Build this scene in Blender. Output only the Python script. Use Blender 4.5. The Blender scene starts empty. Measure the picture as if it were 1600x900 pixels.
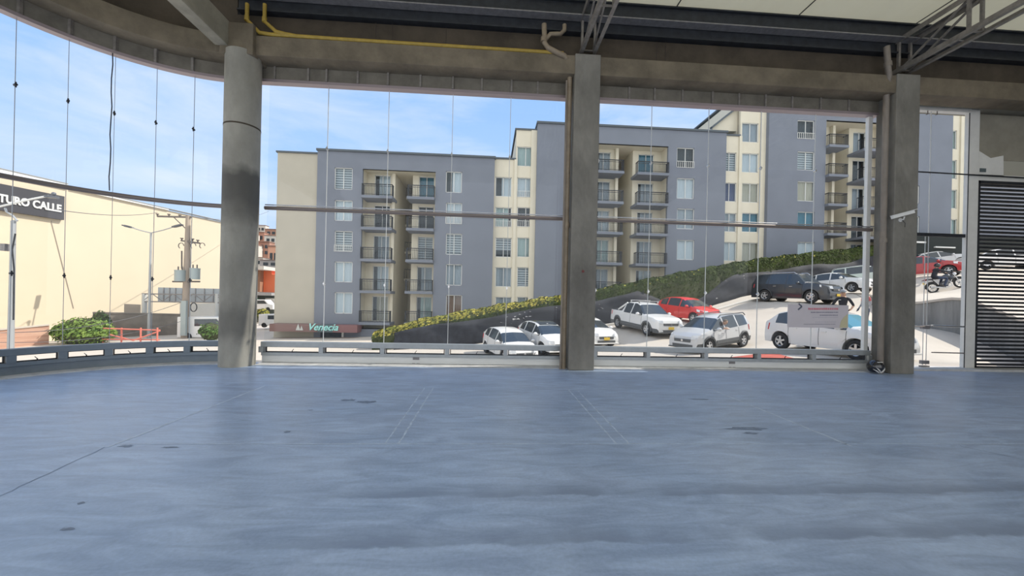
import bpy, bmesh, math, random
import numpy as np
from mathutils import Vector, Matrix
random.seed(7)
rng = np.random.default_rng(7)
S = bpy.context.scene
COL = S.collection

# ---------------------------------------------------------------- camera
F, CX, CY, EYE = 600.0, 800.0, 467.7, 1.5
YAW, ROLL = math.atan(37/600.0), 0.0225
fw = Vector((math.sin(YAW), math.cos(YAW), 0))
r0 = Vector((math.cos(YAW), -math.sin(YAW), 0)); u0 = Vector((0, 0, 1))
rt = r0*math.cos(ROLL) + u0*math.sin(ROLL)
up = u0*math.cos(ROLL) - r0*math.sin(ROLL)
cam_data = bpy.data.cameras.new('camera'); cam = bpy.data.objects.new('camera', cam_data); COL.objects.link(cam)
cam_data.sensor_width = 36; cam_data.lens = F/1600*36
cam_data.shift_y = (CY-450)/1600
cam_data.clip_end = 2000; cam_data.clip_start = .05
M = Matrix.Identity(4)
for i in range(3):
    M[i][0] = rt[i]; M[i][1] = up[i]; M[i][2] = -fw[i]
M[2][3] = EYE
cam.matrix_world = M
S.camera = cam

def ray(px, py): return fw + rt*((px-CX)/F) - up*((py-CY)/F)
def atY(px, py, Y):
    d = ray(px, py); return d*(Y/d.y) + Vector((0, 0, EYE))
def atZ(px, py, z):
    d = ray(px, py); return d*((z-EYE)/d.z) + Vector((0, 0, EYE))
def atD(px, py, dep): return ray(px, py)*dep + Vector((0, 0, EYE))

# ---------------------------------------------------------------- world, sun, exposure
S.view_settings.view_transform = 'Standard'; S.view_settings.look = 'None'
S.view_settings.gamma = 1; S.view_settings.use_curve_mapping = False
S.view_settings.exposure = 0.2
W = bpy.data.worlds.new('sky'); S.world = W; W.use_nodes = True
wn = W.node_tree.nodes; wl = W.node_tree.links; wn.clear()
tc = wn.new('ShaderNodeTexCoord'); sep = wn.new('ShaderNodeSeparateXYZ'); wl.new(tc.outputs['Generated'], sep.inputs[0])
ramp = wn.new('ShaderNodeValToRGB'); wl.new(sep.outputs['Z'], ramp.inputs[0])
el = ramp.color_ramp.elements
el[0].position = 0.0; el[0].color = (.62, .73, .92, 1)
el[1].position = 1.0; el[1].color = (.12, .30, .72, 1)
e = el.new(.22); e.color = (.46, .66, .97, 1)
e = el.new(.5); e.color = (.32, .54, .95, 1)
mapn = wn.new('ShaderNodeMapping'); wl.new(tc.outputs['Generated'], mapn.inputs[0])
mapn.inputs['Scale'].default_value = (1.2, 1.6, 5.0); mapn.inputs['Rotation'].default_value = (0.1, .15, .5)
noi = wn.new('ShaderNodeTexNoise'); wl.new(mapn.outputs[0], noi.inputs['Vector'])
noi.inputs['Scale'].default_value = 2.1; noi.inputs['Detail'].default_value = 9; noi.inputs['Roughness'].default_value = .62; noi.inputs['Distortion'].default_value = .4
cr = wn.new('ShaderNodeValToRGB'); wl.new(noi.outputs['Fac'], cr.inputs[0])
cr.color_ramp.elements[0].position = .38; cr.color_ramp.elements[0].color = (0, 0, 0, 1)
cr.color_ramp.elements[1].position = .74; cr.color_ramp.elements[1].color = (.85, .85, .85, 1)
mix = wn.new('ShaderNodeMixRGB'); wl.new(cr.outputs[0], mix.inputs[0]); wl.new(ramp.outputs[0], mix.inputs[1]); mix.inputs[2].default_value = (.78, .84, .95, 1)
# unseen white sky added behind the hall to brighten the facades and interior
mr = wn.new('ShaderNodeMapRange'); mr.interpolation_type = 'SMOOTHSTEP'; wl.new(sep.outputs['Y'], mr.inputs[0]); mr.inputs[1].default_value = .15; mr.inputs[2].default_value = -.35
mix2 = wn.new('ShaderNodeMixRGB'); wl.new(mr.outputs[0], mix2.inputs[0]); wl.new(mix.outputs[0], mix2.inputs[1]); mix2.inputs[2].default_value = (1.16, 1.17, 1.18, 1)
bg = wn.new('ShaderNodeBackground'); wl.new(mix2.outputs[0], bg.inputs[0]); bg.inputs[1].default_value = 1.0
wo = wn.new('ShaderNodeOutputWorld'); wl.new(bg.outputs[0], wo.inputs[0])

sl = bpy.data.lights.new('sun', 'SUN'); sun = bpy.data.objects.new('sun', sl); COL.objects.link(sun)
sl.energy = 4.2; sl.angle = .009; sl.color = (1, .91, .79)
sdir = Vector((.95, .11, 1.0)).normalized()
sun.rotation_euler = (-sdir).to_track_quat('-Z', 'Y').to_euler()
sun.location = (30, 5, 40)

# ---------------------------------------------------------------- materials
MATS = {}
def mat(name, col, rough=.6, metal=0, n=0, nscale=4, bump=0, bscale=30, spec=.5, coat=0, col2=None, stretch=(1, 1, 1)):
    if name in MATS: return MATS[name]
    m = bpy.data.materials.new(name); m.use_nodes = True
    nt = m.node_tree; b = nt.nodes['Principled BSDF']
    b.inputs['Roughness'].default_value = rough; b.inputs['Metallic'].default_value = metal
    b.inputs['Specular IOR Level'].default_value = spec; b.inputs['Coat Weight'].default_value = coat
    b.inputs['Base Color'].default_value = (*col, 1)
    t = nt.nodes.new('ShaderNodeTexCoord'); mp = nt.nodes.new('ShaderNodeMapping'); nt.links.new(t.outputs['Object'], mp.inputs[0])
    mp.inputs['Scale'].default_value = stretch
    if n or col2:
        c2 = col2 or tuple(max(0, c*(1-n)) for c in col)
        x = nt.nodes.new('ShaderNodeTexNoise'); x.inputs['Scale'].default_value = nscale; x.inputs['Detail'].default_value = 7; x.inputs['Roughness'].default_value = .65
        nt.links.new(mp.outputs[0], x.inputs['Vector'])
        r = nt.nodes.new('ShaderNodeValToRGB'); nt.links.new(x.outputs['Fac'], r.inputs[0])
        r.color_ramp.elements[0].position = .36; r.color_ramp.elements[1].position = .66
        r.color_ramp.elements[0].color = (*c2, 1); r.color_ramp.elements[1].color = (*col, 1)
        nt.links.new(r.outputs[0], b.inputs['Base Color'])
    if bump:
        x2 = nt.nodes.new('ShaderNodeTexNoise'); x2.inputs['Scale'].default_value = bscale; x2.inputs['Detail'].default_value = 5
        nt.links.new(mp.outputs[0], x2.inputs['Vector'])
        bp = nt.nodes.new('ShaderNodeBump'); bp.inputs['Strength'].default_value = bump; bp.inputs['Distance'].default_value = .02
        nt.links.new(x2.outputs['Fac'], bp.inputs['Height']); nt.links.new(bp.outputs[0], b.inputs['Normal'])
    MATS[name] = m
    return m

def glassmat(name, tint=(.9, .95, .95), refl=.06, rough=.0, dirt=0):
    m = bpy.data.materials.new(name); m.use_nodes = True; nt = m.node_tree; nt.nodes.clear()
    o = nt.nodes.new('ShaderNodeOutputMaterial'); t = nt.nodes.new('ShaderNodeBsdfTransparent'); t.inputs[0].default_value = (*tint, 1)
    g = nt.nodes.new('ShaderNodeBsdfGlossy'); g.inputs['Roughness'].default_value = rough; g.inputs[0].default_value = (.9, .95, 1, 1)
    lw = nt.nodes.new('ShaderNodeLayerWeight'); lw.inputs[0].default_value = .35
    ma = nt.nodes.new('ShaderNodeMath'); ma.operation = 'MULTIPLY_ADD'; ma.inputs[1].default_value = .16; ma.inputs[2].default_value = refl
    nt.links.new(lw.outputs['Facing'], ma.inputs[0])
    pw = nt.nodes.new('ShaderNodeMath'); pw.operation = 'POWER'; pw.inputs[1].default_value = 3
    nt.links.new(lw.outputs['Facing'], pw.inputs[0]); nt.links.new(pw.outputs[0], ma.inputs[0])
    mx = nt.nodes.new('ShaderNodeMixShader'); nt.links.new(ma.outputs[0], mx.inputs[0]); nt.links.new(t.outputs[0], mx.inputs[1]); nt.links.new(g.outputs[0], mx.inputs[2])
    last = mx
    if dirt:
        d = nt.nodes.new('ShaderNodeBsdfDiffuse'); d.inputs[0].default_value = (.8, .85, .9, 1)
        mx2 = nt.nodes.new('ShaderNodeMixShader'); mx2.inputs[0].default_value = dirt
        nt.links.new(mx.outputs[0], mx2.inputs[1]); nt.links.new(d.outputs[0], mx2.inputs[2]); last = mx2
    nt.links.new(last.outputs[0], o.inputs[0]); MATS[name] = m
    return m

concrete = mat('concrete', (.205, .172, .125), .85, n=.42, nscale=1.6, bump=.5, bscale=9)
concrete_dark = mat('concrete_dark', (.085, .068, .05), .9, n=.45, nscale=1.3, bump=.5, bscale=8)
concrete_col = mat('concrete_column', (.25, .24, .215), .8, n=.45, nscale=1.4, bump=.5, bscale=11, stretch=(1, 1, .5))
conc_street = mat('street_concrete', (.60, .545, .48), .9, n=.14, nscale=.35, bump=.3, bscale=6)
conc_grey = mat('grey_concrete', (.33, .33, .32), .9, n=.4, nscale=1.0, bump=.3, bscale=9, stretch=(2, 2, .3))
steel_dark = mat('dark_steel', (.035, .04, .05), .55, .2, n=.4, nscale=6)
steel_light = mat('primed_steel', (.30, .29, .30), .5, .3, n=.3, nscale=9)
truss_m = mat('truss_steel', (.27, .25, .23), .55, .2, n=.35, nscale=10)
roof_m = mat('roof_sheet', (.78, .77, .68), .6, n=.12, nscale=1.2, stretch=(1, .2, 1))
_nt = roof_m.node_tree; _t = _nt.nodes.new('ShaderNodeBsdfTranslucent'); _t.inputs[0].default_value = (.62, .61, .53, 1)
_mx = _nt.nodes.new('ShaderNodeMixShader'); _mx.inputs[0].default_value = .55; _o = _nt.nodes['Material Output']
_nt.links.new(_nt.nodes['Principled BSDF'].outputs[0], _mx.inputs[1]); _nt.links.new(_t.outputs[0], _mx.inputs[2]); _nt.links.new(_mx.outputs[0], _o.inputs[0])
alu = mat('grey_aluminium', (.42, .45, .47), .4, .35, n=.12, nscale=8)
alu_white = mat('white_panel', (.78, .80, .80), .5, n=.12, nscale=3, stretch=(.4, 1, 3))
tubem = mat('brown_rail', (.20, .17, .16), .4, .3)
white_m = mat('white_paint', (.78, .78, .76), .55, n=.08, nscale=5)
black_m = mat('black_plastic', (.02, .02, .022), .45)
rubber = mat('rubber', (.025, .025, .027), .8)
chrome = mat('polished_metal', (.62, .63, .65), .25, .9)
yellow_m = mat('yellow_pipe_paint', (.42, .29, .05), .5, n=.25, nscale=9)
tan_m = mat('tan_pipe', (.30, .24, .17), .5, n=.3, nscale=5)
brownpipe = mat('grey_brown_pipe', (.26, .225, .19), .5, n=.3, nscale=5, stretch=(1, 1, .3))
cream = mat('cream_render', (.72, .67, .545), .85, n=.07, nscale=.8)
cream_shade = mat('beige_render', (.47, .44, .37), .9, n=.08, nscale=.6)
cream_big = mat('pale_cream_cladding', (.70, .60, .45), .75, n=.05, nscale=.25)
grey_r = mat('blue_grey_render', (.20, .222, .27), .9, n=.10, nscale=.5, bump=.15, bscale=5)
grey_cap = mat('dark_grey_cap', (.10, .12, .14), .8)
winframe = mat('white_window_frame', (.70, .70, .68), .5)
glass_main = glassmat('clear_glass', (.965, .98, .985), .012, 0, .003)
glass_win = glassmat('window_glass', (.86, .90, .92), .03, .02)
car_glass = mat('car_glass', (.03, .04, .05), .05, 0, spec=.9)
sunlit_glass = mat('sunlit_car_glass', (.10, .30, .38), .08, spec=.9)  # brighter copy of the car glass, sunlight put into its colour
leafm = mat('hedge_leaf', (.075, .10, .03), .9, spec=.1, col2=(.03, .045, .015), nscale=1.5)  # darkened to put the shade of the hedge face into the leaves
leafg = mat('green_leaf', (.13, .24, .04), .6, col2=(.05, .11, .02), nscale=3)
leafy = mat('yellow_and_sunlit_leaf', (.50, .42, .09), .85, spec=.15, col2=(.20, .22, .05), nscale=1.2)  # yellow plant, and sunlight painted on the hedge top
brick = mat('red_brick', (.42, .22, .16), .85, col2=(.62, .40, .30), nscale=1.2, stretch=(.3, .3, 8))
skin = mat('skin', (.50, .30, .21), .6)
cloth_black = mat('black_cloth', (.02, .022, .03), .85)
denim = mat('dark_denim', (.04, .055, .10), .85)
# curtains and blinds
def blind(name, a, b, sc):
    m = mat(name, a, .8); nt = m.node_tree; bs = nt.nodes['Principled BSDF']
    t = nt.nodes.new('ShaderNodeTexCoord'); s = nt.nodes.new('ShaderNodeSeparateXYZ'); nt.links.new(t.outputs['Object'], s.inputs[0])
    mu = nt.nodes.new('ShaderNodeMath'); mu.operation = 'MULTIPLY'; mu.inputs[1].default_value = sc; nt.links.new(s.outputs['Z'], mu.inputs[0])
    fr = nt.nodes.new('ShaderNodeMath'); fr.operation = 'FRACT'; nt.links.new(mu.outputs[0], fr.inputs[0])
    gt = nt.nodes.new('ShaderNodeMath'); gt.operation = 'GREATER_THAN'; gt.inputs[1].default_value = .5; nt.links.new(fr.outputs[0], gt.inputs[0])
    mx = nt.nodes.new('ShaderNodeMixRGB'); nt.links.new(gt.outputs[0], mx.inputs[0]); mx.inputs[1].default_value = (*a, 1); mx.inputs[2].default_value = (*b, 1)
    nt.links.new(mx.outputs[0], bs.inputs['Base Color'])
    return m
CUR = dict(w=mat('white_curtain', (.72, .74, .76), .9), g=mat('pale_green_curtain', (.50, .58, .54), .9), b=mat('beige_curtain', (.58, .50, .38), .9),
           d=mat('dark_room', (.05, .06, .07), .9), s=blind('striped_blind', (.66, .66, .66), (.20, .21, .23), 5.0), n=mat('navy_curtain', (.06, .08, .20), .9),
           t=mat('teal_room', (.06, .22, .30), .9), r=mat('brown_curtain', (.30, .17, .11), .9), v=mat('grey_curtain', (.42, .44, .47), .9))

# ---------------------------------------------------------------- mesh helpers
def top_of(o):
    while o.parent: o = o.parent
    return o
class MB:
    def __init__(s): s.v = []; s.f = []; s.m = []; s.sm = []
    def add(s, vs, fs, mi=0, sm=False):
        o = len(s.v); s.v += [tuple(v) for v in vs]
        for f in fs: s.f.append([i+o for i in f]); s.m.append(mi); s.sm.append(sm)
        return s
    def box(s, a, b, mi=0):
        x0, y0, z0 = a; x1, y1, z1 = b
        if x0 > x1: x0, x1 = x1, x0
        if y0 > y1: y0, y1 = y1, y0
        if z0 > z1: z0, z1 = z1, z0
        vs = [(x0, y0, z0), (x1, y0, z0), (x1, y1, z0), (x0, y1, z0), (x0, y0, z1), (x1, y0, z1), (x1, y1, z1), (x0, y1, z1)]
        return s.add(vs, [(0, 3, 2, 1), (4, 5, 6, 7), (0, 1, 5, 4), (1, 2, 6, 5), (2, 3, 7, 6), (3, 0, 4, 7)], mi)
    def beam(s, p0, p1, w, h, mi=0, up=(0, 0, 1)):
        p0 = Vector(p0); p1 = Vector(p1); d = (p1-p0).normalized(); u = Vector(up)
        if abs(d.dot(u)) > .98: u = Vector((1, 0, 0))
        r = d.cross(u).normalized(); u = r.cross(d).normalized()
        vs = []
        for p in (p0, p1):
            for a, b in ((-1, -1), (1, -1), (1, 1), (-1, 1)): vs.append(p + r*(a*w/2) + u*(b*h/2))
        return s.add(vs, [(0, 1, 2, 3), (7, 6, 5, 4), (0, 4, 5, 1), (1, 5, 6, 2), (2, 6, 7, 3), (3, 7, 4, 0)], mi)
    def tube(s, pts, r, n=10, mi=0, cap=True):
        pts = [Vector(p) for p in pts]; k = len(pts)
        rs = r if isinstance(r, (list, tuple)) else [r]*k
        d0 = (pts[1]-pts[0]).normalized(); u = Vector((0, 0, 1)) if abs(d0.z) < .9 else Vector((1, 0, 0))
        vs = []; fs = []
        for i, p in enumerate(pts):
            d = (pts[min(i+1, k-1)]-pts[max(i-1, 0)]).normalized()
            a = d.cross(u).normalized(); u = a.cross(d).normalized(); b = u
            for j in range(n):
                t = 2*math.pi*j/n; vs.append(p + (a*math.cos(t)+b*math.sin(t))*rs[i])
        for i in range(k-1):
            for j in range(n):
                a = i*n+j; b = i*n+(j+1) % n; fs.append((a, b, b+n, a+n))
        s.add(vs, fs, mi, True)
        if cap: s.add(vs[:n], [tuple(range(n))], mi); s.add(vs[-n:], [tuple(reversed(range(n)))], mi)
        return s
    def cyl(s, p0, p1, r, n=16, mi=0, r1=None): return s.tube([p0, p1], [r, r if r1 is None else r1], n, mi)
    def sphere(s, c, r, n=14, m=8, mi=0, sc=(1, 1, 1), zmin=-1.0):
        vs = []; fs = []; c = Vector(c)
        for i in range(m+1):
            ph = math.pi*i/m
            for j in range(n):
                t = 2*math.pi*j/n
                vs.append(c+Vector((math.sin(ph)*math.cos(t)*r*sc[0], math.sin(ph)*math.sin(t)*r*sc[1], max(zmin, math.cos(ph))*r*sc[2])))
        for i in range(m):
            for j in range(n):
                a = i*n+j; b = i*n+(j+1) % n; fs.append((a, a+n, b+n, b))
        return s.add(vs, fs, mi, True)
    def prism(s, poly, off, mi=0):
        n = len(poly); off = Vector(off); vs = [Vector(p) for p in poly]; vs += [v+off for v in vs]
        return s.add(vs, [tuple(range(n)), tuple(reversed(range(n, 2*n)))]+[(i, i+n, (i+1) % n+n, (i+1) % n) for i in range(n)], mi)
    def sweep(s, path, prof, mi=0, closed_prof=True):
        """path: list of (x,y) with inward normal; prof: list of (inward offset, z)"""
        k = len(path); n = len(prof); vs = []
        for (p, nr) in path:
            for o, z in prof: vs.append((p[0]+nr[0]*o, p[1]+nr[1]*o, z))
        fs = []
        for i in range(k-1):
            for j in range(n):
                a = i*n+j; b = i*n+(j+1) % n; fs.append((a, a+n, b+n, b))
        fs += [tuple(range(n)), tuple(reversed(range((k-1)*n, k*n)))]
        return s.add(vs, fs, mi)
    def build(s, name, mats, parent=None, bevel=0, local=False, smooth=None):
        me = bpy.data.meshes.new(name)
        off = Vector((0, 0, 0))
        if parent is not None and not local: off = top_of(parent).location
        me.from_pydata([(v[0]-off[0], v[1]-off[1], v[2]-off[2]) for v in s.v], [], s.f)
        if not isinstance(mats, (list, tuple)): mats = [mats]
        for m_ in mats: me.materials.append(m_)
        me.polygons.foreach_set('material_index', s.m)
        me.polygons.foreach_set('use_smooth', [bool(x) if smooth is None else smooth for x in s.sm])
        bm = bmesh.new(); bm.from_mesh(me); bmesh.ops.recalc_face_normals(bm, faces=bm.faces); bm.to_mesh(me); bm.free()
        o = bpy.data.objects.new(name, me); COL.objects.link(o)
        if parent is not None: o.parent = parent
        if bevel:
            md = o.modifiers.new('bevel', 'BEVEL'); md.width = bevel; md.segments = 2; md.limit_method = 'ANGLE'
        return o

def tag(o, label=None, cat=None, group=None, kind=None):
    if label: o['label'] = label
    if cat: o['category'] = cat
    if group: o['group'] = group
    if kind: o['kind'] = kind
    return o
def thing(name, label, cat, loc=(0, 0, 0), group=None, rz=0):
    o = bpy.data.objects.new(name, None); o.empty_display_size = .2; COL.objects.link(o)
    o.location = loc; o.rotation_euler = (0, 0, rz)
    return tag(o, label, cat, group)
def structure_root(name, loc=(0, 0, 0), label=None):
    o = bpy.data.objects.new(name, None); COL.objects.link(o); o.location = loc; o['kind'] = 'structure'
    if label: o['label'] = label
    return o
def struct(o, label=None):
    o['kind'] = 'structure'
    if label: o['label'] = label
    return o
def text_mesh(name, txt, size, m, parent, origin, xdir, zdir, extrude=.02, shear=0, local_off=True, align='LEFT', offset=0):
    cu = bpy.data.curves.new(name, 'FONT'); cu.body = txt; cu.size = size; cu.extrude = extrude; cu.shear = shear; cu.align_x = align; cu.resolution_u = 3; cu.offset = offset
    tmp = bpy.data.objects.new('tmp', cu); COL.objects.link(tmp); bpy.context.view_layer.update()
    me = bpy.data.meshes.new_from_object(tmp.evaluated_get(bpy.context.evaluated_depsgraph_get()))
    bpy.data.objects.remove(tmp)
    x = Vector(xdir).normalized(); z = Vector(zdir).normalized(); y = z.cross(x)   # y: away from the reader
    off = top_of(parent).location if (parent is not None and local_off) else Vector((0, 0, 0))
    o0 = Vector(origin)-off
    for v in me.vertices:
        c = v.co.copy(); v.co = o0 + x*c.x + z*c.y - y*c.z
    me.materials.clear(); me.materials.append(m); me.name = name
    o = bpy.data.objects.new(name, me); COL.objects.link(o)
    if parent is not None: o.parent = parent
    return o
# ================================================================ THE HALL
YG = 8.7                      # plane of the glass
RC = 3.02; CC = (-5.4, 5.68)  # rounded corner of the glass
def arc(a0, a1, n):
    out = []
    for i in range(n+1):
        a = math.radians(a0+(a1-a0)*i/n); c, s_ = math.cos(a), math.sin(a)
        out.append(((CC[0]+RC*c, CC[1]+RC*s_), (-c, -s_)))
    return out
def line(x0, x1, y=YG): return [((x0, y), (0, -1)), ((x1, y), (0, -1))]
side_line = [((CC[0]-RC, -4.0), (1, 0)), ((CC[0]-RC, 5.6), (1, 0))]

# floor material : worn blue-grey epoxy
fm = bpy.data.materials.new('blue_grey_epoxy_floor'); fm.use_nodes = True
nt = fm.node_tree; b = nt.nodes['Principled BSDF']; L = nt.links
t = nt.nodes.new('ShaderNodeTexCoord')
def noise(scale, detail, stretch=(1, 1, 1), dist=0):
    mp = nt.nodes.new('ShaderNodeMapping'); mp.inputs['Scale'].default_value = stretch; L.new(t.outputs['Object'], mp.inputs[0])
    x = nt.nodes.new('ShaderNodeTexNoise'); x.inputs['Scale'].default_value = scale; x.inputs['Detail'].default_value = detail; x.inputs['Distortion'].default_value = dist
    x.inputs['Roughness'].default_value = .62
    L.new(mp.outputs[0], x.inputs['Vector']); return x
n1 = noise(.55, 6, (1, 1.6, 1), .6); r1 = nt.nodes.new('ShaderNodeValToRGB'); L.new(n1.outputs['Fac'], r1.inputs[0])
r1.color_ramp.elements[0].position = .33; r1.color_ramp.elements[0].color = (.33, .43, .60, 1)
r1.color_ramp.elements[1].position = .68; r1.color_ramp.elements[1].color = (.43, .53, .70, 1)
n2 = noise(2.2, 9, (.7, 3, 1), 1.2); r2 = nt.nodes.new('ShaderNodeValToRGB'); L.new(n2.outputs['Fac'], r2.inputs[0])
r2.color_ramp.elements[0].position = .38; r2.color_ramp.elements[0].color = (.80, .80, .82, 1)
r2.color_ramp.elements[1].position = .66; r2.color_ramp.elements[1].color = (1.14, 1.13, 1.11, 1)
mx = nt.nodes.new('ShaderNodeMixRGB'); mx.blend_type = 'MULTIPLY'; mx.inputs[0].default_value = 1; L.new(r1.outputs[0], mx.inputs[1]); L.new(r2.outputs[0], mx.inputs[2])
n3 = noise(38, 3); r3 = nt.nodes.new('ShaderNodeValToRGB'); L.new(n3.outputs['Fac'], r3.inputs[0])
r3.color_ramp.elements[0].position = .3; r3.color_ramp.elements[0].color = (.9, .9, .9, 1); r3.color_ramp.elements[1].position = .7; r3.color_ramp.elements[1].color = (1.05, 1.05, 1.05, 1)
mx3 = nt.nodes.new('ShaderNodeMixRGB'); mx3.blend_type = 'MULTIPLY'; mx3.inputs[0].default_value = 1; L.new(mx.outputs[0], mx3.inputs[1]); L.new(r3.outputs[0], mx3.inputs[2])
# two dull trowel seams across the floor, soft and uneven
sx = nt.nodes.new('ShaderNodeSeparateXYZ'); L.new(t.outputs['Object'], sx.inputs[0])
def M_(op, a, b_=None, c=None):
    m_ = nt.nodes.new('ShaderNodeMath'); m_.operation = op
    for k, v in enumerate((a, b_, c)):
        if v is None: continue
        if isinstance(v, (int, float)): m_.inputs[k].default_value = v
        else: L.new(v, m_.inputs[k])
    return m_.outputs[0]
nb = noise(2.6, 5, (1, 1, 1), .5); ng = noise(1.4, 3, (1, .2, 1)); last = mx3.outputs[0]
for yc, xa, xb in ((2.93, -1.8, 6.8), (2.36, -2.0, 5.2)):
    d = M_('ADD', M_('SUBTRACT', sx.outputs['Y'], yc), M_('MULTIPLY', M_('SUBTRACT', nb.outputs['Fac'], .5), .16))
    up_s = nt.nodes.new('ShaderNodeMapRange'); up_s.interpolation_type = 'SMOOTHSTEP'; L.new(d, up_s.inputs[0]); up_s.inputs[1].default_value = .26; up_s.inputs[2].default_value = .0
    lo_s = nt.nodes.new('ShaderNodeMapRange'); lo_s.interpolation_type = 'SMOOTHSTEP'; L.new(d, lo_s.inputs[0]); lo_s.inputs[1].default_value = -.035; lo_s.inputs[2].default_value = .0
    gx = nt.nodes.new('ShaderNodeMapRange'); gx.interpolation_type = 'SMOOTHSTEP'; L.new(ng.outputs['Fac'], gx.inputs[0]); gx.inputs[1].default_value = .25; gx.inputs[2].default_value = .6
    ex = nt.nodes.new('ShaderNodeMapRange'); ex.interpolation_type = 'SMOOTHSTEP'; L.new(sx.outputs['X'], ex.inputs[0]); ex.inputs[1].default_value = xa; ex.inputs[2].default_value = xa+1.5
    ey = nt.nodes.new('ShaderNodeMapRange'); ey.interpolation_type = 'SMOOTHSTEP'; L.new(sx.outputs['X'], ey.inputs[0]); ey.inputs[1].default_value = xb; ey.inputs[2].default_value = xb-1.5
    f_ = M_('MULTIPLY', M_('MULTIPLY', M_('MULTIPLY', up_s.outputs[0], lo_s.outputs[0]), M_('MULTIPLY', gx.outputs[0], ex.outputs[0])), M_('MULTIPLY', ey.outputs[0], .8))
    mm_ = nt.nodes.new('ShaderNodeMixRGB'); L.new(f_, mm_.inputs[0]); L.new(last, mm_.inputs[1]); mm_.inputs[2].default_value = (.20, .25, .35, 1); last = mm_.outputs[0]
L.new(last, b.inputs['Base Color'])
rr = nt.nodes.new('ShaderNodeMapRange'); L.new(n2.outputs['Fac'], rr.inputs[0]); rr.inputs[3].default_value = .25; rr.inputs[4].default_value = .42
L.new(rr.outputs[0], b.inputs['Roughness']); b.inputs['Specular IOR Level'].default_value = .5
n4 = noise(1.1, 4, (1, 1.5, 1)); bp = nt.nodes.new('ShaderNodeBump'); bp.inputs['Strength'].default_value = .15; bp.inputs['Distance'].default_value = .05
L.new(n4.outputs['Fac'], bp.inputs['Height']); L.new(bp.outputs[0], b.inputs['Normal'])

mb = MB()
poly = [(-8.42, -4, 0)] + [(p[0], p[1], 0) for p, _ in arc(180, 90, 24)] + [(9.8, 8.7, 0), (9.8, 9.1, 0), (15, 9.1, 0), (15, -4, 0)]
mb.prism(poly, (0, 0, -.35))
floor = struct(mb.build('floor', fm), 'glossy worn blue-grey coated concrete floor of the empty hall')
# pale outlines of removed partitions and dull trowel seams, thin paint on the floor
line_m = mat('pale_floor_line', (.62, .72, .86), .45, n=.35, nscale=9)
seam_m = mat('dull_floor_seam', (.27, .35, .49), .5, n=.3, nscale=5)
def strip(name, m, p, q, w, wob=0, seg=1):
    mb = MB(); p = Vector((*p, 0)); q = Vector((*q, 0)); d = (q-p).normalized(); nrm = Vector((-d.y, d.x, 0)); vs = []; fs = []
    for i in range(seg+1):
        c = p.lerp(q, i/seg)+nrm*random.uniform(-wob, wob); ww = w*random.uniform(.55, 1.3) if wob else w
        vs += [c+nrm*ww/2, c-nrm*ww/2]
        if i: fs.append((2*i-2, 2*i-1, 2*i+1, 2*i))
    mb.add([(v.x, v.y, .0015) for v in vs], fs); o = mb.build(name, m, floor); return o
for x in (-3.6, 3.94): strip('floor_line', line_m, (x, 3.9), (x, 6.5), .035, .006, 30)
for x in (-.95, 1.45):
    for dx in (-.07, .07): strip('floor_line', line_m, (x+dx, 3.98), (x+dx, 6.45), .020, .005, 30)
strip('floor_line', line_m, (-3.6, 3.98), (11, 3.96), .016, .004, 60)
strip('floor_line', line_m, (-2.2, 6.5), (4, 6.48), .013, .004, 40)
strip('floor_seam', seam_m, (5.2, 3.9), (5.7, 3.1), .012, .006, 12)
strip('floor_seam', seam_m, (-3.62, 3.9), (-3.3, 1.8), .012, .01, 30)
stain_m = mat('dark_floor_stain', (.24, .30, .41), .5, n=.5, nscale=14)
for i, (px, py, w, d) in enumerate([(545, 625, .14, .06), (574, 628, .17, .07), (449, 675, .04, .04), (1165, 670, .28, .07), (1172, 677, .1, .04), (1092, 624, .2, .03), (127, 786, .025, .02), (103, 827, .05, .02), (198, 697, .09, .03), (266, 699, .1, .02), (484, 641, .05, .02)]):
    c = atZ(px, py, 0); mb = MB(); k = 14
    mb.add([(c.x+math.cos(2*math.pi*j/k)*w*random.uniform(.5, 1.1), c.y+math.sin(2*math.pi*j/k)*d*random.uniform(.5, 1.2), .0018) for j in range(k)], [tuple(range(k))])
    mb.build('floor_stain', stain_m, floor)

# sill under the glass; straight run has floor sunlight put into its pale colour
mb = MB(); mb.sweep(arc(180, 92, 26), [(0.02, .001), (.30, .001), (.30, .012), (.02, .03)]); struct(mb.build('trim_1', mat('pale_sill_sunlit_floor', (.62, .63, .64), .8, n=.25, nscale=4)), 'concrete sill strip under the rounded glass corner')
mb = MB(); mb.sweep(line(-4.85, 9.18), [(0.02, .001), (.36, .001), (.36, .012), (.02, .03)]); mb.box((9.8, 8.6, .0), (15, 9.05, .05)); struct(mb.build('trim_2', MATS['pale_sill_sunlit_floor']), 'pale strip coloured as sunlit floor under the straight glass, with a concrete doorstep')

# ring beam, lintel, upper wall
full = side_line + arc(180, 90, 30) + line(-5.0, 15)
mb = MB(); mb.sweep(full, [(.05, 6.4), (.5, 6.4), (.5, 6.8), (.05, 6.8)]); ring = struct(mb.build('trim_3', concrete, bevel=.01), 'rough concrete ring beam above the glass')
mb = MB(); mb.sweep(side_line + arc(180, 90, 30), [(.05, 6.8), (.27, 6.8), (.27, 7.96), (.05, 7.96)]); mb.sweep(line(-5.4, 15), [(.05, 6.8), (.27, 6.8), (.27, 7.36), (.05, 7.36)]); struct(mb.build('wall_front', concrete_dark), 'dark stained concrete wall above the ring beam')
mb = MB(); mb.sweep(side_line+arc(180, 90, 30)+line(-5.0, 9.2), [(.03, 6.13), (.11, 6.13), (.11, 6.4), (.03, 6.4)]); lint = struct(mb.build('trim_4', mat('lintel_panel', (.19, .175, .145), .8, n=.35, nscale=3), bevel=.004), 'panelled lintel band over the glass')
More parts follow.
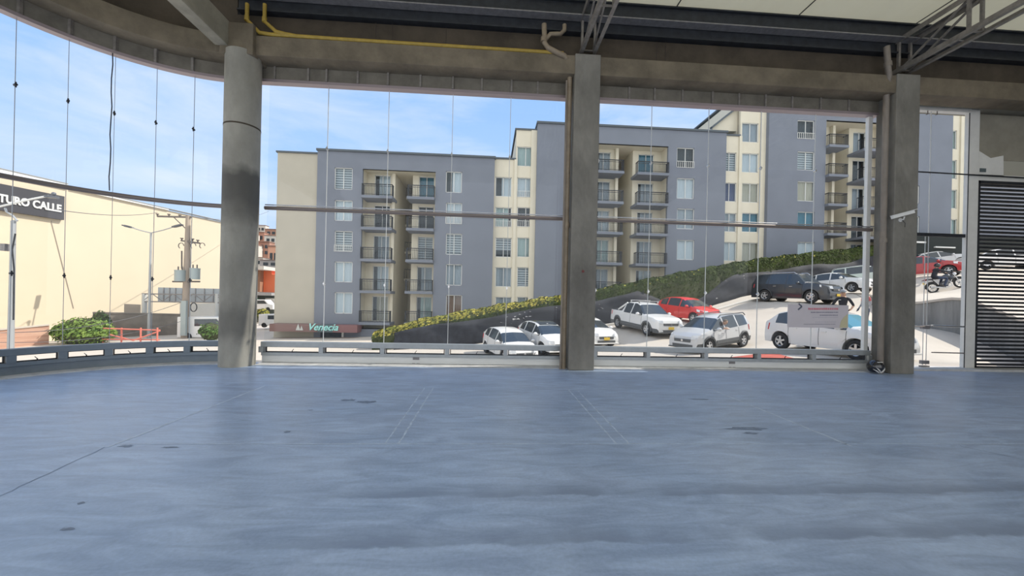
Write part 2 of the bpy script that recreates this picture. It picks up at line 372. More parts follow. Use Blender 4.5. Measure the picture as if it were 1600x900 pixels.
mb = MB(); mb.sweep(side_line+arc(180, 90, 30)+line(-5.0, 9.2), [(-.04, 6.07), (.12, 6.07), (.12, 6.13), (-.04, 6.13)]); mb.build('head_channel', mat('pink_grey_channel', (.34, .29, .31), .4, .4), lint)
for a in [107.7, 119.3, 130.7, 142, 153.4, 164.8, 176]:
    (p, nr), = arc(a, a, 1)[:1]
    mb = MB(); mb.beam((p[0]+nr[0]*.12, p[1]+nr[1]*.12, 6.13), (p[0]+nr[0]*.12, p[1]+nr[1]*.12, 6.4), .05, .05); mb.build('lintel_bracket', truss_m, lint)
JX = [-4.96, -3.61, -2.3, -.89, .41, 1.65, 2.45, 3.69, 5.06, 6.34, 7.69, 9.04]
for i, x in enumerate([-4.7, -4.0, -3.61, -2.95, -2.3, -1.6, -.89, -.25, .41, 1.0, 3.1, 3.69, 4.35, 5.06, 5.7, 6.34, 7.0, 7.69, 8.4]):
    mb = MB(); w = .05 if x in JX else .025
    mb.beam((x, 8.58, 6.13), (x, 8.58, 6.4), w, .04); mb.build('lintel_bracket', truss_m, lint)
# vertical shutter-board cracks on the wall above the beam
mb = MB()
for x in (-2.55, -2.2, 2.15+1.5, 2.4+1.45, -1.05): mb.box((x, 8.424, 6.82), (x+.012, 8.431, 7.5))
struct(mb.build('trim_5', mat('wall_crack', (.05, .04, .035), .9)), 'dark vertical board joints on the upper concrete wall')

# columns
c0 = structure_root('column', (-5.2, 8.35, 0), 'round concrete column at the rounded glass corner, stained dark halfway up'); tag(c0, cat='column'); del c0['kind']
mb = MB(); n = 40
mb.tube([(-5.2, 8.35, 0), (-5.2, 8.35, 3.9), (-5.2, 8.35, 4.9), (-5.2, 8.35, 6.45)], .325, n, cap=True); shaft0 = mb.build('shaft', concrete_col, c0)
mb = MB(); mb.box((-5.53, 8.1, 6.35), (-4.88, 8.66, 6.98)); mb.build('square_head', concrete, c0, bevel=.015)
mb = MB(); mb.tube([(-5.2, 8.35, 4.92), (-5.2, 8.35, 4.95)], .329, n); mb.build('formwork_joint', concrete_dark, c0)
# dark grime band around the shaft (in the concrete's own colour) and a smaller patch near the floor
cst = mat('concrete_column_stained', (.36, .35, .31), .8, n=.35, nscale=1.4, bump=.5, bscale=11, stretch=(1, 1, .5)); _n = cst.node_tree; _b = _n.nodes['Principled BSDF']; _src = _b.inputs['Base Color'].links[0].from_socket
_t = _n.nodes.new('ShaderNodeTexCoord'); _s = _n.nodes.new('ShaderNodeSeparateXYZ'); _n.links.new(_t.outputs['Object'], _s.inputs[0])
_z = _n.nodes.new('ShaderNodeTexNoise'); _z.inputs['Scale'].default_value = 2.6; _z.inputs['Detail'].default_value = 6; _n.links.new(_t.outputs['Object'], _z.inputs['Vector'])
_a = _n.nodes.new('ShaderNodeMath'); _a.operation = 'MULTIPLY_ADD'; _n.links.new(_z.outputs['Fac'], _a.inputs[0]); _a.inputs[1].default_value = .7; _n.links.new(_s.outputs['Z'], _a.inputs[2])
_c = _n.nodes.new('ShaderNodeValToRGB'); _m = _n.nodes.new('ShaderNodeMath'); _m.operation = 'DIVIDE'; _n.links.new(_a.outputs[0], _m.inputs[0]); _m.inputs[1].default_value = 7.0; _n.links.new(_m.outputs[0], _c.inputs[0])
_e = _c.color_ramp.elements; _e[0].position = .10; _e[0].color = (0, 0, 0, 1); _e[1].position = 1; _e[1].color = (.1, .1, .1, 1)
for p_, v_ in ((.15, .5), (.20, .45), (.25, .0), (.44, .06), (.49, .6), (.54, .85), (.60, .85), (.64, .1), (.8, .0)):
    k_ = _e.new(p_); k_.color = (v_, v_, v_, 1)
_x = _n.nodes.new('ShaderNodeMixRGB'); _n.links.new(_c.outputs[0], _x.inputs[0]); _n.links.new(_src, _x.inputs[1]); _x.inputs[2].default_value = (.06, .058, .055, 1); _n.links.new(_x.outputs[0], _b.inputs['Base Color'])
shaft0.data.materials[0] = cst
for x0, x1, lab in ((1.755, 2.315, 'square concrete column in the middle of the glass front with a brown drainpipe beside it'), (9.16, 9.73, 'square concrete column between the glass front and the door, security camera on it')):
    c = thing('column', lab, 'column', ((x0+x1)/2, 8.43, 0), 'columns along the glass front')
    mb = MB(); mb.box((x0, 8.175, 0), (x1, 8.64, 6.83)); mb.build('shaft', concrete_col, c, bevel=.015)
    if x0 < 5:
        p = atY(911, 424, 8.17); mb = MB(); mb.cyl((p.x, 8.165, p.z), (p.x, 8.18, p.z), .03, 12); mb.build('red_dot', mat('dark_red', (.14, .03, .03), .6), c)
c0['group'] = 'columns along the glass front'
# beam running back over the hall from the rounded column
mb = MB(); mb.box((-5.62, -4, 6.5), (-5.36, 8.12, 7.0)); o = mb.build('concrete_beam', mat('pale_concrete', (.34, .32, .26), .85, n=.35, nscale=1.6, bump=.4, bscale=9), bevel=.01)
tag(o, 'pale concrete beam running back from the round column overhead', 'beam')

# roof : sheet, purlins, trusses
mb = MB(); mb.box((-9.2, -4.2, 8.0), (15.2, 8.9, 8.06))
roof = struct(mb.build('ceiling', roof_m), 'pale greenish metal roof sheets')
mb = MB()
for x in (-7.2, -4.4, -1.6, 1.15, 3.95, 6.75, 9.55, 12.35): mb.box((x, -4.2, 7.968), (x+.025, 8.2, 7.976))
mb.build('sheet_seam', steel_dark, roof)
for i, (y, z, lab) in enumerate([(8.22, 7.62, 'dark steel purlin nearest the glass front, pale lower flange'), (4.0, 7.62, 'dark steel purlin out over the middle of the hall'), (-.2, 7.62, 'dark steel purlin at the back of the roof')]):
    p = thing('steel_purlin', lab, 'roof beam', (3, y, z), 'steel purlins under the roof sheets')
    mb = MB(); xl = -5.33 if i == 0 else -8.1; mb.box((xl, y-.03, z+.02), (15, y+.03, z+.32)); mb.box((xl, y-.09, z+.31), (15, y+.09, z+.34)); mb.build('web', steel_dark, p)
    mb = MB(); mb.box((xl, y-.10, z), (15, y+.10, z+.025)); mb.build('lower_flange', steel_light, p)
mb = MB(); mb.box((-5.33, 8.35, 7.38), (15, 8.55, 7.62)); mb.box((-5.33, 8.34, 7.62), (15, 8.64, 7.96)); mb.box((-5.33, 8.28, 7.37), (15, 8.36, 7.40))
o = mb.build('eaves_girder', steel_dark); tag(o, 'dark steel eaves girder on top of the concrete wall', 'girder')
def truss(x, lab):
    t_ = thing('roof_truss', lab, 'truss', (x, 8.3, 6.85), 'roof trusses resting on the square columns')
    hx = .14; zb, zt = 6.98, 7.66
    for s_ in (-1, 1):
        mb = MB(); mb.beam((x+s_*hx, 8.45, zb-.05), (x+s_*hx, -4, zb-.05), .075, .012); mb.beam((x+s_*(hx+.03), 8.45, zb), (x+s_*(hx+.03), -4, zb), .012, .09); mb.build('bottom_chord', truss_m, t_)
        mb = MB(); mb.beam((x+s_*hx, 8.5, zt+.05), (x+s_*hx, -4, zt+.05), .08, .012); mb.beam((x+s_*(hx+.03), 8.5, zt), (x+s_*(hx+.03), -4, zt), .012, .11); mb.build('top_chord', truss_m, t_)
    mb = MB(); mb.box((x-.2, 8.25, 6.83), (x+.2, 8.6, 6.86)); mb.build('base_plate', truss_m, t_)
    y = 8.3; k = 0
    while y > -3.5:
        for s_ in (-1, 1):
            mb = MB(); mb.beam((x+s_*hx, y, zb), (x+s_*hx, y, zt), .05, .05, up=(0, 1, 0)); mb.build('vertical', truss_m, t_)
            a, c_ = (zb, zt) if k % 2 == 0 else (zt, zb)
            mb = MB(); mb.beam((x+s_*(hx-.03), y, a), (x+s_*(hx-.03), y-1.3, c_), .035, .035); mb.build('diagonal', truss_m, t_)
        mb = MB(); mb.beam((x-hx, y, zb), (x+hx, y, zb), .04, .02); mb.build('batten', truss_m, t_)
        y -= 1.3; k += 1
    return t_
truss(2.06, 'lattice steel roof truss seated on the middle square column')
truss(9.46, 'lattice steel roof truss seated on the right square column')

# enclosing walls beyond the picture edge
mb = MB(); mb.box((15, -4, -.3), (15.25, 9.1, 8.1)); struct(mb.build('wall_right', concrete), 'concrete side wall')

# --- glass fronts
def bolt(px_, y_, z_, parent, nr=(0, -1)):
    mb = MB(); mb.cyl((px_+nr[0]*-.02, y_-nr[1]*.02, z_), (px_+nr[0]*.05, y_+nr[1]*.05, z_), .021, 10); mb.cyl((px_+nr[0]*.03, y_+nr[1]*.03, z_-.045), (px_+nr[0]*.03, y_+nr[1]*.03, z_+.045), .012, 6); return mb.build('glass_fixing', chrome if nr == (0, -1) else steel_dark, parent)
joint_m = mat('silicone_joint', (.62, .64, .64), .4)
joint_d = mat('silicone_joint_dark', (.33, .37, .42), .4)
def low_frame(root, path, posts, m=alu):
    mb = MB(); mb.sweep(path, [(-.03, .36), (.12, .36), (.12, .47), (-.03, .47)]); mb.build('top_rail', m, root, bevel=.004)
    mb = MB(); mb.sweep(path, [(-.02, .17), (.10, .17), (.10, .235), (-.02, .235)]); mb.build('bottom_rail', m, root, bevel=.004)
    mb = MB(); mb.sweep(path, [(-.02, .0), (.06, .0), (.06, .17), (-.02, .17)]); mb.build('base_panel', alu_white if m is alu else m, root)
    for (p, nr) in posts:
        mb = MB(); mb.beam((p[0]+nr[0]*.05, p[1]+nr[1]*.05, .235), (p[0]+nr[0]*.05, p[1]+nr[1]*.05, .36), .11 if m is not alu else .09, .13, up=(nr[0], nr[1], 0)); mb.build('post', m, root)
def vent(root, a, b_, nr):
    """low awning sash between two posts"""
    a = Vector((*a, 0)); b_ = Vector((*b_, 0)); d = (b_-a).normalized(); n_ = Vector((*nr, 0))
    a = a+d*.07; b_ = b_-d*.07
    mb = MB()
    for z in (.245, .352): mb.beam(a+n_*.02+Vector((0, 0, z)), b_+n_*.02+Vector((0, 0, z)), .03, .016)
    for q in (a, b_): mb.beam(q+n_*.02+Vector((0, 0, .24)), q+n_*.02+Vector((0, 0, .357)), .016, .03, up=n_)
    f = mb.build('vent_sash', steel_dark, root)
    mb = MB(); mb.beam(a+n_*.02+Vector((0, 0, .299)), b_+n_*.02+Vector((0, 0, .299)), .006, .09); mb.build('pane', glass_main, f)
    c = (a+b_)/2+n_*.05; mb = MB(); mb.beam(c+Vector((0, 0, .24)), c+Vector((0, 0, .275)), .012, .012); mb.beam(c+Vector((0, 0, .27)), c+d*.03+Vector((0, 0, .31)), .01, .01); mb.build('latch', black_m, f)

g1 = structure_root('window_1', (CC[0], CC[1], 0), 'curved frameless glass corner with dark low rail')
angs = [93.5, 107.7, 119.3, 130.7, 142, 153.4, 164.8, 176.2]
for a0, a1 in zip(angs[:-1], angs[1:]):
    mb = MB(); p = arc(a0+.15, a1-.15, 3); mb.sweep(p, [(0, .46), (.012, .46), (.012, 6.1), (0, 6.1)]); mb.build('glass_pane', glass_main, g1)
for a in angs[1:]:
    (p, nr) = arc(a, a, 1)[0]; zz = 4.55
    mb = MB(); mb.beam((p[0], p[1], .46), (p[0], p[1], 6.1), .008, .014, up=(*nr, 0)); mb.build('glass_joint', joint_d, g1)
    bolt(p[0], p[1], 4.95 if a != 119.3 else 4.95, g1, nr); bolt(p[0], p[1], 1.75, g1, nr)
dark_alu = mat('blue_grey_aluminium', (.19, .23, .27), .45, .3, n=.1, nscale=6)
pa = arc(180, 94, 28)
low_frame(g1, pa, [arc(a, a, 1)[0] for a in angs[1:]], dark_alu)
for a0, a1 in zip(angs[:-1], angs[1:]):
    A = arc(a0, a0, 1)[0]; B = arc(a1, a1, 1)[0]; C_ = arc((a0+a1)/2, (a0+a1)/2, 1)[0]; vent(g1, A[0], B[0], C_[1])
mb = MB(); mb.tube([(p[0]+nr[0]*.07, p[1]+nr[1]*.07, 3.36) for p, nr in arc(180, 92, 40)], .045, 10); mb.build('mid_rail', tubem, g1)
# loose cable hanging down the curved glass
p = arc(131.5, 131.5, 1)[0]; q = arc(130.0, 130.0, 1)[0]
mb = MB(); mb.tube([(p[0][0]+p[1][0]*.1+k*.0+math.sin(k*1.9)*.012, p[0][1]+p[1][1]*.1, 6.12-k*.27) for k in range(11)], .009, 6)
o = mb.build('hanging_cable', steel_dark); tag(o, 'thin dark cable hanging down the curved glass', 'cable')

def flat_bay(name, xs, lab, x0, x1):
    g = structure_root(name, ((x0+x1)/2, YG, 0), lab)
    edges = [x0]+[x for x in xs if x0+.1 < x < x1-.1]+[x1]
    for a, c_ in zip(edges[:-1], edges[1:]):
        mb = MB(); mb.box((a+.006, YG, .46), (c_-.006, YG+.012, 6.1)); mb.build('glass_pane', glass_main, g)
        vent(g, (a, YG), (c_, YG), (0, -1))
    for x in edges[1:-1]:
        mb = MB(); mb.beam((x, YG, .46), (x, YG, 6.1), .012, .016, up=(0, 1, 0)); mb.build('glass_joint', joint_m, g)
        for z in (4.72, 3.36, 1.75): bolt(x, YG, z, g)
    low_frame(g, line(x0, x1), [((x, YG), (0, -1)) for x in edges])
    mb = MB(); mb.tube([(x0, YG-.07, 3.36), (x1, YG-.07, 3.35)], .042, 10); mb.build('mid_rail', tubem, g)
    mb = MB(); mb.tube([(x0, YG-.07, 3.43), (x1, YG-.07, 3.42)], .012, 8); mb.build('upper_rod', chrome, g)
    xm = x0+(x1-x0)*.5
    mb = MB(); mb.box((xm-.07, YG-.075, .11), (xm+.07, YG-.06, .165)); mb.box((xm-.08, YG-.075, .01), (xm-.02, YG-.06, .035)); mb.box((xm+.02, YG-.075, .01), (xm+.08, YG-.06, .035)); mb.build('drain_plate', steel_light, g)
    return g
flat_bay('window_2', JX, 'frameless glass front between the round column and the middle column', -4.87, 1.73)
w3 = flat_bay('window_3', JX, 'frameless glass front between the middle column and the right column', 2.33, 9.1)
mb = MB(); mb.box((9.0, 8.66, .46), (9.1, 8.74, 6.1)); mb.build('end_post', white_m, w3)

# pipes at columns
def pipe(name, pts, r, m, lab, coll=()):
    t_ = thing(name, lab, 'pipe', pts[0])
    mb = MB(); mb.tube(pts, r, 12); mb.build('pipe_run', m, t_)
    for a, b2 in coll:
        mb = MB(); mb.tube([a, b2], r*1.22, 12); mb.build('coupling', m, t_)
    return t_
pipe('drainpipe', [(1.68, 8.36, 0.0), (1.68, 8.36, 6.55), (1.64, 8.3, 6.72), (1.5, 8.17, 6.76), (1.38, 8.17, 6.8), (1.16, 8.17, 6.9), (1.08, 8.17, 7.0), (1.06, 8.17, 7.4)], .055, tan_m, 'tan drainpipe down the left of the middle column', [((1.68, 8.36, 3.1), (1.68, 8.36, 3.2)), ((1.06, 8.17, 7.02), (1.06, 8.17, 7.12))])
mb = MB(); mb.tube([(1.07, 8.17, 7.05), (1.2, 8.17, 7.2), (1.42, 8.17, 7.22), (1.5, 8.17, 7.3), (1.5, 8.17, 7.42)], .045, 10)
tag(mb.build('pipe_branch', tan_m), 'short tan pipe branch joining the drainpipe by the middle column', 'pipe')
mb = MB(); mb.tube([(1.60, 8.3, 0), (1.60, 8.3, 6.3)], .02, 8); tag(mb.build('conduit', brownpipe), 'thin grey conduit beside the tan drainpipe at the middle column', 'conduit')
pipe('drainpipe', [(9.06, 8.32, 0.0), (9.06, 8.32, 6.5), (8.98, 8.2, 6.8), (8.9, 8.15, 6.9), (8.86, 8.15, 7.4)], .06, brownpipe, 'brown drainpipe down the left of the right column', [((9.06, 8.32, 3.0), (9.06, 8.32, 3.1)), ((8.9, 8.15, 6.95), (8.89, 8.15, 7.05))])
pipe('gas_pipe', [(-5.08, 8.22, 7.45), (-5.08, 8.22, 7.12), (-4.82, 8.22, 6.87), (-4.6, 8.22, 6.85), (-3, 8.22, 6.84), (1.5, 8.22, 6.84)], .038, yellow_m, 'yellow pipe lying along the ring beam, its upturned end leftmost', [((-5.08, 8.22, 7.1), (-5.08, 8.22, 7.2))])
pipe('gas_pipe', [(-4.72, 8.2, 7.45), (-4.72, 8.2, 7.1), (-4.48, 8.2, 6.9), (-4.3, 8.21, 6.87), (-4.1, 8.22, 6.85)], .038, yellow_m, 'short yellow upturned pipe, right of its longer twin', [((-4.72, 8.2, 7.08), (-4.72, 8.2, 7.18))])

# security camera
cmb = thing('security_camera', 'white bullet security camera mounted on the right square column', 'security camera', (9.3, 8.18, 3.55))
mb = MB(); mb.cyl((9.30, 8.2, 3.5), (9.30, 8.16, 3.5), .045, 14); mb.tube([(9.30, 8.17, 3.5), (9.30, 8.1, 3.5), (9.30, 8.08, 3.56)], .014, 8); mb.build('bracket', white_m, cmb)
mb = MB(); mb.beam((9.05, 8.12, 3.54), (9.44, 8.02, 3.66), .09, .07); mb.beam((9.03, 8.12, 3.575), (9.48, 8.0, 3.71), .11, .012); mb.build('housing', white_m, cmb, bevel=.01)
mb = MB(); mb.cyl((9.43, 8.02, 3.655), (9.45, 8.015, 3.66), .03, 12); mb.build('lens', black_m, cmb)
mb = MB(); mb.tube([(9.3, 8.14, 3.5), (9.34, 8.1, 3.42), (9.36, 8.12, 3.33)], .006, 6); mb.build('cable', black_m, cmb)

# helmet on the floor
hp = atZ(1355, 581, 0); hx, hy = hp.x, 8.22
hm = thing('motorcycle_helmet', 'black motorcycle helmet with white stripes on the floor by the right column', 'helmet', (hx, hy, 0))
mb = MB(); mb.sphere((hx, hy, .155), .15, 24, 16, sc=(.98, 1.08, 1.03), zmin=-.82); mb.build('shell', mat('gloss_black', (.012, .012, .016), .15, coat=.6), hm)
mb = MB()
for s_ in (-1, 1):
    for (a0, z0, a1, z1, w) in ((.05, .045, .75, .15, .022), (.1, .02, 1.1, .11, .03)):
        pts = []
        for k in range(9):
            a = s_*(a0+(a1-a0)*k/8)-math.pi/2; z = z0+(z1-z0)*k/8; rr_ = math.sqrt(max(.0, 1-((z-.155)/.1545)**2))
            pts.append((hx+math.cos(a)*.153*.98*rr_, hy+math.sin(a)*.153*1.08*rr_, z))
        mb.tube(pts, [.004+.010*math.sin(math.pi*min(1, (k+.5)/8)) for k in range(9)], 6)
mb.build('white_stripe', white_m, hm)
mb = MB(); pts = []
vs = []; fs = []
for i in range(13):
    for j in range(5):
        a = -math.pi/2-.85+1.7*i/12; z = .15+.075*j/4; rr_ = math.sqrt(max(0, 1-((z-.155)/.1545)**2)); vs.append((hx+math.cos(a)*.158*.98*rr_, hy+math.sin(a)*.158*1.08*rr_, z))
for i in range(12):
    for j in range(4): a = i*5+j; fs.append((a, a+5, a+6, a+1))
mb.add(vs, fs, 0, True); mb.build('visor', mat('smoked_visor', (.03, .035, .045), .06, spec=.9), hm)
mb = MB(); mb.box((hx-.06, hy-.115, .262), (hx+.06, hy-.095, .276)); mb.build('brow_mark', white_m, hm)

# poster taped on the glass, seen from behind
pa_, pb_ = atY(1231, 475, 8.68), atY(1325, 513, 8.68)
ps = thing('window_poster', 'whitish translucent poster with red heading taped on the glass before a white hatchback', 'poster', (pa_.x, 8.68, pb_.z))
mb = MB(); mb.box((pa_.x, 8.68, pb_.z), (pb_.x, 8.684, pa_.z)); mb.build('sheet', mat('poster_paper', (.62, .58, .62), .7, n=.06, nscale=2), ps)
def bars(name, m, px0, px1, py, h):
    mb = MB(); x = px0
    while x < px1:
        w = random.uniform(1.2, 3.0); a = atY(x, py-h*random.uniform(.4, .5), 8.677); c_ = atY(min(px1, x+w), py+h*.5, 8.677); mb.box((a.x, 8.676, c_.z), (c_.x, 8.679, a.z)); x += w+random.uniform(.4, 1.0)
    mb.build(name, m, ps)
bars('heading', mat('faded_red', (.60, .22, .27), .7), 1263, 1310, 482.5, 3.2)
bars('text_line', mat('faded_grey_ink', (.30, .29, .36), .7), 1267, 1310, 488, 2.0)
bars('text_line', MATS['faded_grey_ink'], 1281, 1309, 492.5, 1.8)
bars('text_line', mat('faded_pale_ink', (.48, .46, .52), .7), 1270, 1309, 496, 1.0)
bars('text_line', MATS['faded_pale_ink'], 1274, 1306, 503, 1.0)
bars('text_line', MATS['faded_grey_ink'], 1256, 1305, 506.5, 1.0)
mb = MB(); A = atY(1248, 474.5, 8.676); B = atY(1253, 479, 8.676); C_ = atY(1247, 484, 8.676); mb.beam(A, B, .006, .035, up=(0, 0, 1)); mb.beam(B, C_, .006, .035); mb.build('chevron', mat('dark_slate', (.14, .15, .20), .6), ps)
mb = MB(); mb.prism([atY(1324.5, 491, 8.676), atY(1324.5, 512, 8.676), atY(1312, 512, 8.676), atY(1314, 502, 8.676), atY(1319, 495, 8.676)], (0, .002, 0)); mb.build('yellow_flash', mat('faded_yellow', (.58, .54, .36), .7), ps)

# --- door bay at the right
d1 = structure_root('door_1', (10.9, 8.9, 0), 'tall glass door light with patch fittings right of the right column')
for (xa, xb, za, zb_) in ((9.78, 10.82, .02, 3.3), (10.90, 11.86, .12, 3.3), (9.78, 10.88, 3.38, 6.42), (10.9, 11.86, 3.38, 6.42)):
    mb = MB(); mb.box((xa, 8.9, za), (xb, 8.912, zb_)); mb.build('glass_pane', glass_main, d1)
mb = MB(); mb.box((9.76, 8.88, 3.3), (11.88, 8.93, 3.38)); mb.build('transom', steel_dark, d1)
mb = MB(); mb.box((9.74, 8.84, 6.4), (11.9, 8.96, 6.5)); mb.build('head_channel', white_m, d1)
mb = MB(); mb.box((10.81, 8.9, .1), (10.82, 8.912, 3.3)); mb.box((10.9, 8.9, .1), (10.91, 8.912, 3.3)); mb.box((10.89, 8.895, 3.38), (10.90, 8.917, 6.4)); mb.build('glass_joint', joint_m, d1)
for z, w in ((1.04, .1), (.17, .1), (.04, .11)):
    mb = MB(); mb.box((10.86-w, 8.87, z-.045), (10.86+w, 8.94, z+.045)); mb.build('patch_fitting', steel_light, d1, bevel=.006)
for (xa, xb, z, r_) in ((9.8, 10.8, 1.06, .012), (10.95, 11.86, 1.08, .02), (11.0, 11.86, .42, .014), (9.8, 10.2, .3, .014)):
    mb = MB(); mb.tube([(xa, 8.86, z), (xb, 8.86, z-.01)], r_, 8); mb.build('rail', chrome if r_ == .02 else tubem, d1)
mb = MB(); mb.tube([(9.8, 8.82, 4.87), (14.6, 8.82, 4.82)], .018, 8); tag(mb.build('tie_rod', steel_dark), 'thin dark horizontal tie rod across the door light and louvre', 'rod')
mb = MB()
for x in (10.75, 11.0): mb.tube([(x, 8.86, 6.42), (x, 8.86, 6.32), (x-.04, 8.86, 6.3)], .01, 6)
mb.build('hanger', tubem, d1)
mb = MB(); mb.box((11.86, 8.86, 0), (12.16, 8.95, 6.5)); o = mb.build('trim_6', white_m, bevel=.01); struct(o, 'off-white door jamb post')
mb = MB(); mb.box((11.86, 8.85, .0), (11.875, 8.86, 6.4)); mb.build('seal', steel_dark, o)
# louvre
lv = thing('louvre_screen', 'black horizontal slat screen right of the white door jamb', 'louvre', (13.3, 8.92, 0))
mb = MB()
for x in (12.18, 14.85): mb.box((x, 8.88, .03), (x+.06, 8.98, 4.74))
mb.box((12.18, 8.88, 4.68), (14.92, 8.98, 4.74)); mb.box((12.18, 8.88, .03), (14.92, 8.98, .08)); mb.build('frame', steel_dark, lv)
z = .13; k = 0
while z < 4.66:
    mb = MB(); mb.beam((12.22, 8.93, z), (14.87, 8.93, z), .05, .052); mb.build('slat', steel_dark, lv); z += .098; k += 1
mb = MB(); mb.cyl((12.21, 8.87, .95), (12.21, 8.86, .95), .03, 10); mb.build('lock', chrome, lv)
# panel above the louvre
mb = MB(); mb.box((12.22, 8.97, 5.3), (15, 9.2, 6.45)); mb.box((9.75, 8.66, 6.5), (15, 9.2, 6.62)); struct(mb.build('wall_back', mat('beige_concrete', (.34, .32, .265), .85, n=.2, nscale=2, bump=.2, bscale=12)), 'beige concrete panel above the louvre')
mb = MB(); P = [atY(x, y, 8.9) for x, y in ((1522, 231), (1548, 247), (1568, 243), (1568, 275), (1522, 274))]; mb.prism(P, (0, .12, 0))  # notch cut to the V-shaped edge of sunlight on the white wall
wb = mb.build('canopy_box', white_m); tag(wb, 'white box notched to the shadow edge on a sunlit wall above the black slat screen, with a small dark plate', 'canopy')
mb = MB(); a = atY(1531, 263, 8.895); c_ = atY(1540, 269, 8.895); mb.box((a.x, 8.885, c_.z), (c_.x, 8.9, a.z)); pl_ = mb.build('plate', mat('slate_plate', (.10, .13, .14), .6), wb)
a = atY(1568, 243, 8.95); mb = MB(); mb.box((a.x, 8.98, 4.9), (15, 9.25, 5.3)); tag(mb.build('canopy_box', mat('grey_beige_board', (.45, .44, .38), .8)), 'grey-beige box above the slat screen, right of the white notched one', 'canopy')
mb = MB(); mb.box((12.17, 8.9, 4.75), (15, 9.1, 4.9)); struct(mb.build('trim_7', white_m), 'pale lintel strip over the slat screen')
# ================================================================ THE STREET
# ground control points (x, y, z)
CAR_PTS = {}
def cp(px, py, d): p = atD(px, py, d); return Vector(p)
CARS = {  # near-side rear wheel, near-side front wheel (ground contacts), visible side (+1 = its left side, -1 = its right)
    'hatch': (cp(1227, 546, 14.3), cp(1330, 561, 12.2), -1),
    'uno': (cp(1169, 539.5, 18.0), cp(1096, 554, 16.5), 1),
    'pickup': (cp(969, 513, 23.3), cp(1007, 523, 21.0), -1),
    'red': (cp(1040, 499, 24.6), cp(1078, 504.5, 22.8), -1),
    'prado': (cp(1204, 471, 25.2), cp(1257, 473, 23.3), -1),
    'sedan': (cp(1274, 461, 26.6), cp(1320, 457.5, 25.0), -1),
    'green': (cp(1330, 450, 29.5), cp(1372, 446, 28.3), -1),
    'c1': (cp(762, 552, 20.5), cp(785, 566, 18.6), -1),
    'c2': (cp(817, 541, 21.2), cp(845, 553, 19.2), -1),
    'c3': (cp(886, 533, 22.6), cp(914, 541, 20.6), -1),
    'dred': (cp(1413, 436, 26.6), cp(1469, 431, 25.2), -1),
    'dsilver': (cp(1440, 424, 31.8), cp(1500, 415, 31.0), -1),
    'lou': (cp(1558, 421, 27), cp(1607, 419, 26.4), -1),
}
MOTO = (cp(1463, 457, 23.6), cp(1498.5, 450, 23.3))
ctrl = []
for a, b_, s_ in CARS.values():
    u = (b_-a); n_ = Vector((-u.y, u.x, 0)).normalized()*(-s_)*1.55      # across to the far wheels
    ctrl += [a, b_, a+n_, b_+n_]
ctrl += [MOTO[0], MOTO[1], Vector((14.3, 14.9, .43)), Vector((19.9, 14.8, .45)), Vector((21.1, 17.7, .7))]
ctrl += [Vector(p) for p in [(-30, 30, -2.2), (-20, 15, -2.2), (-30, 60, -2.7), (-10, 30, -1.9), (-8, 10, -2.2), (0, 10, -1.5), (5, 10, -.75), (9.8, 9.4, -.1), (14, 9.4, -.03), (18, 9.4, .1),
         (-8, 25.3, -2.0), (-2, 26, -1.6), (4, 26.5, -.6), (10, 27, .4), (16.05, 26.1, 1.18), (19.8, 26.4, 2.03), (5, 33, .8), (-2, 33, -1.2), (12, 33, 2), (20, 33, 3.3), (35, 33, 5.5), (45, 22, 4.5), (50, 50, 7), (0, 60, 0), (-36, 62, -2.7), (-10, 60, -1.5), (50, 10, 3.0), (35, 10, 2.4), (28, 14, 2.0)]]
CP = np.array([tuple(p) for p in ctrl])
def wall_x(y): return 19.9+(y-14.8)*.414
def wall_h(y): return max(0.0, 1.42 if y < 14.8 else 1.42-(y-14.8)*.16) if y < 21.5 else 0.0
for i in range(len(CP)):            # points on the upper side of the retaining wall carry the step
    if CP[i, 0] > wall_x(CP[i, 1])+.3: CP[i, 2] -= wall_h(CP[i, 1])
def phi(r): return np.sqrt(r*r+1.0)
D_ = np.sqrt(((CP[:, None, :2]-CP[None, :, :2])**2).sum(-1)); n_ = len(CP)
A_ = np.zeros((n_+3, n_+3)); A_[:n_, :n_] = -phi(D_)+np.eye(n_)*.03; A_[:n_, n_] = 1; A_[:n_, n_+1:] = CP[:, :2]; A_[n_, :n_] = 1; A_[n_+1:, :n_] = CP[:, :2].T
W_ = np.linalg.solve(A_, np.r_[CP[:, 2], 0, 0, 0])
def ground(x, y, upper=None):
    r = np.sqrt((CP[:, 0]-x)**2+(CP[:, 1]-y)**2)
    z = float((-phi(r)*W_[:n_]).sum()+W_[n_]+W_[n_+1]*x+W_[n_+2]*y)
    z = min(max(z, -3.0), 7.5)
    if upper is None: upper = x > wall_x(y)
    return z+(wall_h(y) if upper else 0)
def street_grid(ss, ys, upper):
    vs = []; fs = []; k = len(ss)
    for y in ys:
        for s_ in ss: x = wall_x(y)+s_; vs.append((x, y, ground(x, y, upper)))
    for j in range(len(ys)-1):
        for i in range(k-1): a = j*k+i; fs.append((a, a+1, a+1+k, a+k))
    return vs, fs
ys = [9.12, 9.5, 10, 10.6]+[11+.7*i for i in range(36)]+[37, 40, 45, 50, 58, 70]
left_s = [-75, -66, -58, -50, -44, -38, -34, -31, -28]+[-26+.7*i for i in range(37)]+[-.05]
right_s = [.0]+[.6*i for i in range(1, 26)]+[17, 20, 24, 28, 34, 42]
mb = MB(); v, f_ = street_grid(left_s, ys, False); mb.add(v, f_, 0, True); v, f_ = street_grid(right_s, ys, True); mb.add(v, f_, 0, True)
street = struct(mb.build('ground_street', conc_street), 'pale sunlit concrete street and parking apron climbing to the right')
